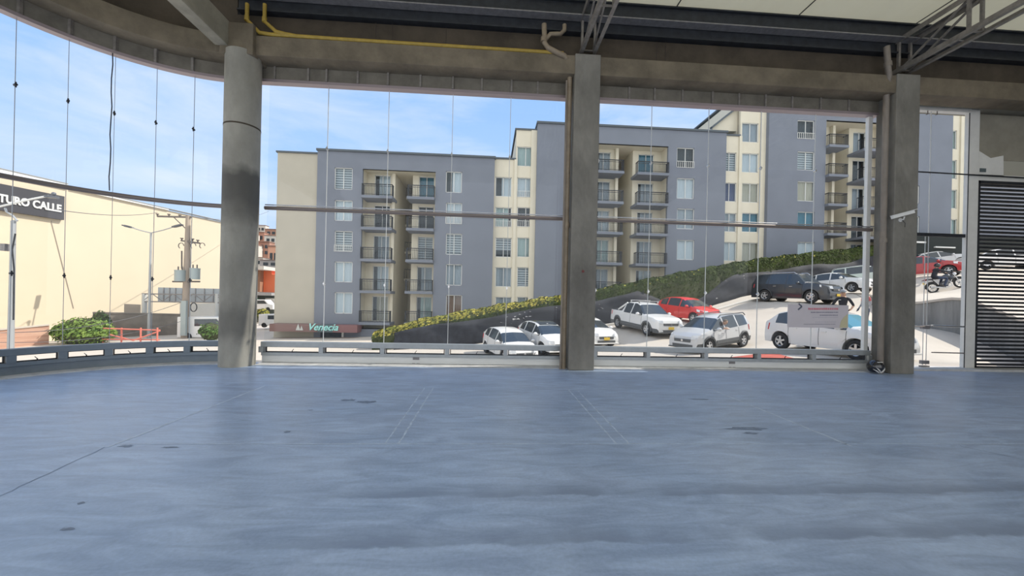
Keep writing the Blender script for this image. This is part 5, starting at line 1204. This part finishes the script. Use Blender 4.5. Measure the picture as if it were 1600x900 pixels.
car('silver sedan behind the dark red car at the door', 'dsilver', 'sedan', P_SILVER, plate=False)
car('pale car seen through the gaps of the slat screen', 'lou', 'sedan', P_WHITE, plate=False)
# dark roof panel on the c2 car
a, b_, s_ = CARS['c2']
for o in list(bpy.data.objects):
    if o.get('label', '').startswith('white hatchback with dark glass roof'):
        sp = SPEC['round']; mb = MB(); vs = []; fs = []
        xs_ = [-1.3+1.7*i/8 for i in range(9)]
        for x in xs_:
            for w in (-.52, -.26, 0, .26, .52): vs.append((x, w, interp(sp['top'], x)+.032-.02*abs(w)))
        for i in range(8):
            for j in range(4): k = i*5+j; fs.append((k, k+1, k+6, k+5))
        mb.add(vs, fs, 0, True); mb.build('glass_roof', car_glass, o, local=True)
# far vehicles
def van(label, base, s, m):
    o = thing('van', label, 'van', tuple(base)); b = Vector(base)
    mb = MB(); P = [(-2.2*s, 0, .3), (-2.2*s, 0, 1.9), (.9*s, 0, 1.95), (1.5*s, 0, 1.25), (2.2*s, 0, 1.1), (2.25*s, 0, .3)]
    mb.prism([(b.x+p[0], b.y, b.z+p[2]*s) for p in P], (0, 1.8*s, 0)); mb.build('body', m, o, bevel=.06)
    mb = MB(); mb.prism([(b.x+x, b.y-.01, b.z+z*s) for x, z in ((-.9*s, 1.2), (-.9*s, 1.75), (.75*s, 1.8), (1.25*s, 1.25))], (0, .02, 0)); mb.build('side_window', car_glass, o)
    for x in (-1.4*s, 1.4*s):
        mb = MB(); mb.cyl((b.x+x, b.y-.03, b.z+.34*s), (b.x+x, b.y+.2, b.z+.34*s), .34*s, 18); mb.build('wheel', rubber, o)
    return o
p = cp(322, 533, 30); van('white van parked behind the utility pole beside the round column', (p.x, p.y, -2.35), 1.0, P_WHITE)
p = cp(405, 486, 55); van('small white pickup far down the street beyond the beige end wall', (p.x, p.y, p.z), .85, P_WHITE)
p = cp(428, 512, 40); van('white car at the corner beside the red-brown canopy', (p.x, p.y, p.z), .72, P_WHITE)

# ================================================================ PEOPLE
def skin_figure(name, joints, edges, root, zones, m_list):
    """joints: name -> (pos, radius or (rx, ry)); one continuous skinned surface"""
    names = list(joints); me = bpy.data.meshes.new(name); me.from_pydata([tuple(joints[n][0]) for n in names], [(names.index(a), names.index(b)) for a, b in edges], [])
    o = bpy.data.objects.new(name, me); COL.objects.link(o); o.modifiers.new('skin', 'SKIN'); sv = me.skin_vertices[0].data
    for i, n in enumerate(names):
        r = joints[n][1]; sv[i].radius = (r, r) if not isinstance(r, tuple) else r
        sv[i].use_root = (n == 'pelvis')
    sb = o.modifiers.new('sub', 'SUBSURF'); sb.levels = 1; sb.render_levels = 1
    bpy.context.view_layer.update(); m2 = bpy.data.meshes.new_from_object(o.evaluated_get(bpy.context.evaluated_depsgraph_get())); bpy.data.objects.remove(o)
    m2.materials.clear(); [m2.materials.append(m) for m in m_list]
    for p in m2.polygons: p.material_index = zones(p.center); p.use_smooth = True
    o = bpy.data.objects.new(name, m2); COL.objects.link(o); o.parent = root; return o
def hand(J, E, side, wrist, palm_dir, out, s=1.0):
    w = Vector(wrist); d = Vector(palm_dir).normalized(); o_ = Vector(out).normalized(); n = d.cross(o_).normalized()
    J[side+'palm'] = (w+d*.06*s, (.036, .018)); E.append((side+'wrist', side+'palm'))
    for k, (f, ln) in enumerate((('a', .075), ('b', .085), ('c', .08), ('d', .062))):
        b = w+d*.095*s+o_*(.030-.020*k)*s; m_ = b+d*ln*.5*s+n*.008; t_ = b+d*ln*.9*s+n*.03
        J[side+f+'0'] = (b, .0095); J[side+f+'1'] = (m_, .0085); J[side+f+'2'] = (t_, .0075); E += [(side+'palm', side+f+'0'), (side+f+'0', side+f+'1'), (side+f+'1', side+f+'2')]
    J[side+'t0'] = (w+d*.04*s+o_*.045*s, .011); J[side+'t1'] = (w+d*.075*s+o_*.065*s, .009); E += [(side+'palm', side+'t0'), (side+'t0', side+'t1')]
def head_parts(J, E, c, f, side_v, r=.105):
    """c head centre, f facing dir"""
    c = Vector(c); f = Vector(f).normalized(); s_ = Vector(side_v).normalized(); u = Vector((0, 0, 1))
    J['head'] = (c+u*.02, (.082, .10)); J['crown'] = (c+u*.085, (.062, .07)); J['chin'] = (c-u*.075+f*.035, (.045, .045)); E += [('neck', 'head'), ('head', 'crown'), ('head', 'chin')]
    J['nose'] = (c+f*.105-u*.005, .012); E.append(('head', 'nose'))
    for k, nm in ((1, 'earl'), (-1, 'earr')): J[nm] = (c+s_*.088*k, .014); E.append(('head', nm))
def face(root, c, f, side_v):
    c = Vector(c); f = Vector(f).normalized(); s_ = Vector(side_v).normalized(); mb = MB()
    for k in (-1, 1): mb.sphere(c+f*.088+s_*.034*k+Vector((0, 0, .02)), .011, 8, 6)
    mb.tube([c+f*.085-Vector((0, 0, .05))+s_*.025, c+f*.092-Vector((0, 0, .052)), c+f*.085-Vector((0, 0, .05))-s_*.025], .005, 6); mb.build('facial_feature', mat('dark_feature', (.06, .03, .025), .6), root)

# standing man with cap behind the white hatchback
mx_, my_ = cp(1316, 520, 15.6).xy; mz = ground(mx_, my_)
facing = Vector((-mx_, -my_, 0)).normalized(); sv_ = Vector((-facing.y, facing.x, 0))
man = thing('person', 'standing person in black polo shirt and grey cap behind the white hatchback', 'person', (mx_, my_, mz))
def G(fwd, side, h): return Vector((mx_, my_, mz))+facing*fwd+sv_*side+Vector((0, 0, h))
hs = 1.0
J = {'pelvis': (G(0, 0, .96), (.15, .11)), 'waist': (G(0, 0, 1.10), (.145, .10)), 'chest': (G(.01, 0, 1.30), (.175, .115)), 'upper': (G(0, 0, 1.42), (.13, .09)), 'neck': (G(0, 0, 1.50), .058)}
E = [('pelvis', 'waist'), ('waist', 'chest'), ('chest', 'upper'), ('upper', 'neck')]
head_parts(J, E, G(.02, 0, 1.62), facing, sv_)
for k, s_ in ((1, 'l'), (-1, 'r')):
    J[s_+'sh'] = (G(0, .19*k, 1.40), .065); J[s_+'el'] = (G(-.02, .33*k, 1.14), .046); J[s_+'wrist'] = (G(.12, .24*k, .97), .029)
    E += [('upper', s_+'sh'), (s_+'sh', s_+'el'), (s_+'el', s_+'wrist')]; hand(J, E, s_, J[s_+'wrist'][0], facing*.5+sv_*(-.8*k)+Vector((0, 0, -.5)), Vector((0, 0, 1)))
    J[s_+'hip'] = (G(0, .10*k, .88), .10); J[s_+'knee'] = (G(.02, .12*k, .49), .062); J[s_+'ank'] = (G(-.02, .13*k, .09), .042); J[s_+'toe'] = (G(.16, .15*k, .035), .036)
    E += [('pelvis', s_+'hip'), (s_+'hip', s_+'knee'), (s_+'knee', s_+'ank'), (s_+'ank', s_+'toe')]
def zone_man(c):
    h = c.z-mz; lat = abs((Vector(c)-Vector((mx_, my_, 0))).dot(sv_))
    if h > 1.475: return 0
    if h > .93 and not (lat > .2 and h < 1.12): return 1
    if h < .93 and h > .10 and lat < .24: return 2
    if h <= .10: return 3
    return 0
skin_figure('body', J, E, man, zone_man, [skin, cloth_black, denim, black_m]).location = -man.location
hc = G(.02, 0, 1.66); face(man, G(.02, 0, 1.62), facing, sv_)
mb = MB(); mb.sphere(hc+Vector((0, 0, .025)), .112, 16, 10, sc=(1, 1, .95), zmin=.0); mb.build('cap', mat('grey_cap_cloth', (.32, .34, .37), .8), man)
mb = MB(); mb.prism([hc+facing*.09+sv_*.08, hc+facing*.19+sv_*.05, hc+facing*.2-sv_*.05, hc+facing*.09-sv_*.08], (0, 0, .012)); mb.build('cap_peak', MATS['grey_cap_cloth'], man)
mb = MB(); mb.beam(G(.13, -.14, 1.36), G(.13, -.06, 1.36), .01, .018); mb.build('shirt_emblem', white_m, man)
# second person, partly hidden by the white end post
qx, qy = cp(1352, 512, 17.0).xy; qz = ground(qx, qy); wom = thing('person', 'person in grey and red clothes half hidden by the white end post', 'person', (qx, qy, qz))
f2 = Vector((-1, .1, 0)).normalized(); s2_ = Vector((-f2.y, f2.x, 0))
def G2(fwd, side, h): return Vector((qx, qy, qz))+f2*fwd+s2_*side+Vector((0, 0, h*.96))
J = {'pelvis': (G2(0, 0, .96), (.14, .11)), 'waist': (G2(0, 0, 1.10), (.12, .10)), 'chest': (G2(.01, 0, 1.30), (.15, .11)), 'upper': (G2(0, 0, 1.42), (.12, .085)), 'neck': (G2(0, 0, 1.50), .05)}
E = [('pelvis', 'waist'), ('waist', 'chest'), ('chest', 'upper'), ('upper', 'neck')]; head_parts(J, E, G2(.02, 0, 1.62), f2, s2_)
for k, s_ in ((1, 'l'), (-1, 'r')):
    J[s_+'sh'] = (G2(0, .17*k, 1.40), .055); J[s_+'el'] = (G2(-.02, .22*k, 1.12), .04); J[s_+'wrist'] = (G2(.12, .2*k, .92), .027)
    E += [('upper', s_+'sh'), (s_+'sh', s_+'el'), (s_+'el', s_+'wrist')]; hand(J, E, s_, J[s_+'wrist'][0], f2*.5+Vector((0, 0, -1)), f2)
    J[s_+'hip'] = (G2(0, .09*k, .88), .095); J[s_+'knee'] = (G2(.03, .1*k, .49), .06); J[s_+'ank'] = (G2(-.02, .11*k, .09), .04); J[s_+'toe'] = (G2(.16, .12*k, .035), .034)
    E += [('pelvis', s_+'hip'), (s_+'hip', s_+'knee'), (s_+'knee', s_+'ank'), (s_+'ank', s_+'toe')]
redc = mat('dull_red_cloth', (.42, .10, .10), .85); greyc = mat('grey_cloth', (.30, .31, .34), .85)
skin_figure('body', J, E, wom, lambda c: 0 if c.z-qz > 1.42 else (1 if c.z-qz > 1.2 else (3 if c.z-qz > .9 else (2 if c.z-qz > .09 else 3))), [skin, redc, denim, greyc]).location = -wom.location
face(wom, G2(.02, 0, 1.62), f2, s2_)
mb = MB(); mb.sphere(G2(-.015, 0, 1.66), .108, 14, 9, sc=(1, 1, 1.0), zmin=-.3); mb.build('hair', mat('dark_hair', (.03, .02, .018), .7), wom)
# driver in the silver hatchback, elbow out of the window
def UL(x, y, z): return unoL + unoR @ Vector((x, y, z))
dv = thing('person', 'driver in pale shirt leaning an elbow out of the silver hatchback window', 'person', tuple(UL(.05, .42, .5)))
J = {'pelvis': (UL(-.05, .40, .55), (.14, .12)), 'waist': (UL(-.08, .42, .72), (.13, .10)), 'chest': (UL(-.05, .48, .95), (.15, .11)), 'upper': (UL(-.03, .52, 1.06), (.11, .085)), 'neck': (UL(0, .60, 1.12), .05)}
E = [('pelvis', 'waist'), ('waist', 'chest'), ('chest', 'upper'), ('upper', 'neck')]
fd = unoR @ Vector((.35, .9, 0)); sd = unoR @ Vector((-.9, .35, 0)); head_parts(J, E, UL(.04, .80, 1.24), fd, sd)
J['lsh'] = (UL(-.05, .66, 1.02), .055); J['lel'] = (UL(-.02, .92, .96), .045); J['lwrist'] = (UL(.20, .93, 1.0), .03); E += [('upper', 'lsh'), ('lsh', 'lel'), ('lel', 'lwrist')]; hand(J, E, 'l', J['lwrist'][0], unoR @ Vector((1, -.1, .1)), Vector((0, 0, 1)))
J['rsh'] = (UL(0, .36, 1.04), .055); J['rel'] = (UL(.22, .32, .86), .042); J['rwrist'] = (UL(.42, .42, .92), .03); E += [('upper', 'rsh'), ('rsh', 'rel'), ('rel', 'rwrist')]; hand(J, E, 'r', J['rwrist'][0], unoR @ Vector((1, .2, .1)), Vector((0, 0, 1)))
for k, s_ in ((1, 'l'), (-1, 'r')):
    J[s_+'hip'] = (UL(0, .40+.1*k, .53), .09); J[s_+'knee'] = (UL(.38, .40+.12*k, .62), .06); J[s_+'ank'] = (UL(.65, .40+.1*k, .36), .042); E += [('pelvis', s_+'hip'), (s_+'hip', s_+'knee'), (s_+'knee', s_+'ank')]
inv = unoR.inverted()
skin_figure('body', J, E, dv, lambda c: (lambda l: 2 if l.z < .62 else (1 if l.z < 1.1 and l.x < .12 else 0))(inv @ (Vector(c)-unoL)), [skin, mat('pale_shirt', (.62, .55, .50), .85), denim]).location = -dv.location
face(dv, UL(.04, .80, 1.24), fd, sd)
mb = MB(); mb.sphere(UL(.02, .775, 1.29), .10, 14, 9, zmin=-.1, sc=(1, 1, .85)); mb.build('hair', mat('grey_brown_hair', (.16, .12, .09), .8), dv)

# ================================================================ MOTORCYCLE AND RIDER
a, b_ = MOTO; u = (b_-a).normalized(); y_ = Vector((0, 0, 1)).cross(u).normalized(); zz = u.cross(y_).normalized(); R = Matrix((u, y_, zz)).transposed()
wb = 1.35; loc = (a+b_)/2 - R @ Vector((wb/2, 0, 0))
mroot = bpy.data.objects.new('motorcycle', None); COL.objects.link(mroot); mroot.matrix_world = Matrix.Translation(loc) @ R.to_4x4(); tag(mroot, 'black motorcycle riding up the street past the dark red car', 'motorcycle')
def mp(nm, mb, m, **k): return mb.build(nm, m, mroot, local=True, **k)
for x in (0, wb):
    mb = MB(); N = 30; vs = []; fs = []
    for k in range(N):
        t_ = 2*math.pi*k/N
        for j in range(8): q = 2*math.pi*j/8; r_ = .265+.05*math.cos(q); vs.append((x+math.cos(t_)*r_, .05*math.sin(q), .315+math.sin(t_)*r_))
    for k in range(N):
        for j in range(8): fs.append((k*8+j, k*8+(j+1) % 8, ((k+1) % N)*8+(j+1) % 8, ((k+1) % N)*8+j))
    mb.add(vs, fs, 0, True); w_ = mp('wheel', mb, rubber)
    mb = MB(); mb.cyl((x, -.05, .315), (x, .05, .315), .05, 12)
    for k in range(8): t_ = k*math.pi/4; mb.beam((x, 0, .315), (x+math.cos(t_)*.23, 0, .315+math.sin(t_)*.23), .018, .02, up=(0, 1, 0))
    mb.tube([(x+math.cos(2*math.pi*k/24)*.225, 0, .315+math.sin(2*math.pi*k/24)*.225) for k in range(25)], .018, 6); mb.build('rim', rimm, w_, local=True)
mb = MB()
for s_ in (-1, 1): mb.tube([(wb, s_*.085, .315), (wb-.25, s_*.085, .93)], .024, 8)
mp('front_fork', mb, chrome)
mb = MB(); mb.tube([(wb-.28, -.34, 1.02), (wb-.26, -.2, 1.06), (wb-.24, 0, 1.0), (wb-.26, .2, 1.06), (wb-.28, .34, 1.02)], .015, 8); mp('handlebar', mb, black_m)
for s_ in (-1, 1):
    mb = MB(); mb.tube([(wb-.26, s_*.24, 1.05), (wb-.24, s_*.28, 1.2)], .008, 6); mb.sphere((wb-.25, s_*.30, 1.23), .055, 10, 6, sc=(.4, 1, .8)); mp('mirror', mb, black_m)
mb = MB(); mb.sphere((wb-.12, 0, .90), .10, 14, 8, sc=(.9, 1, 1)); mp('headlight', mb, lampm)
mb = MB(); mb.sphere((.80, 0, .82), .2, 16, 10, sc=(1.25, .68, .72)); mp('fuel_tank', mb, mat('black_tank', (.02, .03, .045), .2, coat=.6))
mb = MB(); mb.sphere((.98, 0, .72), .17, 12, 8, sc=(1, .95, .8)); mp('tank_shroud', mb, MATS['black_tank'])
mb = MB(); mb.prism([(.55, -.12, .80), (.55, -.12, .74), (-.12, -.12, .84), (-.22, -.12, .92)], (0, .24, 0)); mp('seat', mb, black_m, bevel=.02)
mb = MB(); mb.sphere((.62, 0, .42), .19, 14, 8, sc=(1.1, .8, .9)); mb.cyl((.62, -.16, .40), (.62, .16, .40), .11, 14); mb.cyl((.74, 0, .45), (.80, 0, .65), .09, 12); mp('engine', mb, mat('engine_grey', (.20, .20, .21), .4, .6))
mb = MB(); mb.tube([(.85, -.1, .5), (.9, -.12, .25), (.6, -.14, .2), (.2, -.16, .3), (-.2, -.17, .42)], [.02, .02, .025, .045, .05], 10); mp('exhaust', mb, chrome)
mb = MB(); mb.tube([(wb-.27, 0, .9), (.9, 0, .45), (.6, 0, .22), (.35, 0, .35), (.1, 0, .8), (-.25, 0, .88)], .025, 8); mb.tube([(.4, 0, .35), (0, .09, .315)], .025, 8); mb.tube([(.4, 0, .35), (0, -.09, .315)], .025, 8); mp('frame', mb, steel_dark)
for x, s_ in ((0, 1), (wb, -1)):
    mb = MB(); mb.tube([(x+math.cos(t_)*.35, 0, .315+math.sin(t_)*.35) for t_ in [math.radians(q) for q in (range(40, 161, 20) if x else range(60, 181, 20))]], .045, 8); mp('mudguard', mb, black_m)
mb = MB(); mb.box((-.30, -.07, .82), (-.22, .07, .90)); mp('tail_light', mb, taill)
mb = MB(); mb.box((-.36, -.08, .60), (-.34, .08, .72)); mp('number_plate', mb, platem)
mb = MB(); mb.box((-.36, -.12, .84), (-.12, .12, .87)); mp('rear_carrier', mb, steel_dark)
def ML(x, y, z): return loc + R @ Vector((x, y, z))
rd = thing('person', 'motorcycle rider in black jacket and dark helmet leaning forward', 'person', tuple(ML(.25, 0, .8)))
J = {'pelvis': (ML(.22, 0, .93), (.15, .13)), 'waist': (ML(.27, 0, 1.08), (.14, .12)), 'chest': (ML(.38, 0, 1.27), (.17, .13)), 'upper': (ML(.44, 0, 1.37), (.13, .1)), 'neck': (ML(.50, 0, 1.45), .06)}
E = [('pelvis', 'waist'), ('waist', 'chest'), ('chest', 'upper'), ('upper', 'neck')]; fm_ = R @ Vector((1, 0, 0)); sm_ = R @ Vector((0, 1, 0)); head_parts(J, E, ML(.56, 0, 1.57), fm_, sm_)
for k, s_ in ((1, 'l'), (-1, 'r')):
    J[s_+'sh'] = (ML(.44, .19*k, 1.34), .07); J[s_+'el'] = (ML(.70, .32*k, 1.15), .052); J[s_+'wrist'] = (ML(.98, .31*k, 1.06), .034); E += [('upper', s_+'sh'), (s_+'sh', s_+'el'), (s_+'el', s_+'wrist')]; hand(J, E, s_, J[s_+'wrist'][0], R @ Vector((1, 0, -.4)), R @ Vector((0, -k, 0)))
    J[s_+'hip'] = (ML(.25, .12*k, .90), .11); J[s_+'knee'] = (ML(.72, .22*k, .76), .07); J[s_+'ank'] = (ML(.48, .20*k, .34), .048); J[s_+'toe'] = (ML(.66, .20*k, .29), .04); E += [('pelvis', s_+'hip'), (s_+'hip', s_+'knee'), (s_+'knee', s_+'ank'), (s_+'ank', s_+'toe')]
Ri = R.inverted()
skin_figure('body', J, E, rd, lambda c: (lambda l: 0 if (l.z > 1.46 or l.x > 1.0) else (2 if l.z < .98 and l.x > .3 and l.x < .85 else 1))(Ri @ (Vector(c)-loc)), [skin, cloth_black, denim]).location = -rd.location
mb = MB(); mb.sphere(ML(.56, 0, 1.60), .145, 18, 12, sc=(1.0, 1.0, 1.0), zmin=-.75); mb.build('helmet', MATS['gloss_black'], rd)
mb = MB(); mb.sphere(ML(.60, 0, 1.595), .125, 14, 8, sc=(1, 1, .5)); mb.build('visor', MATS['smoked_visor'], rd)
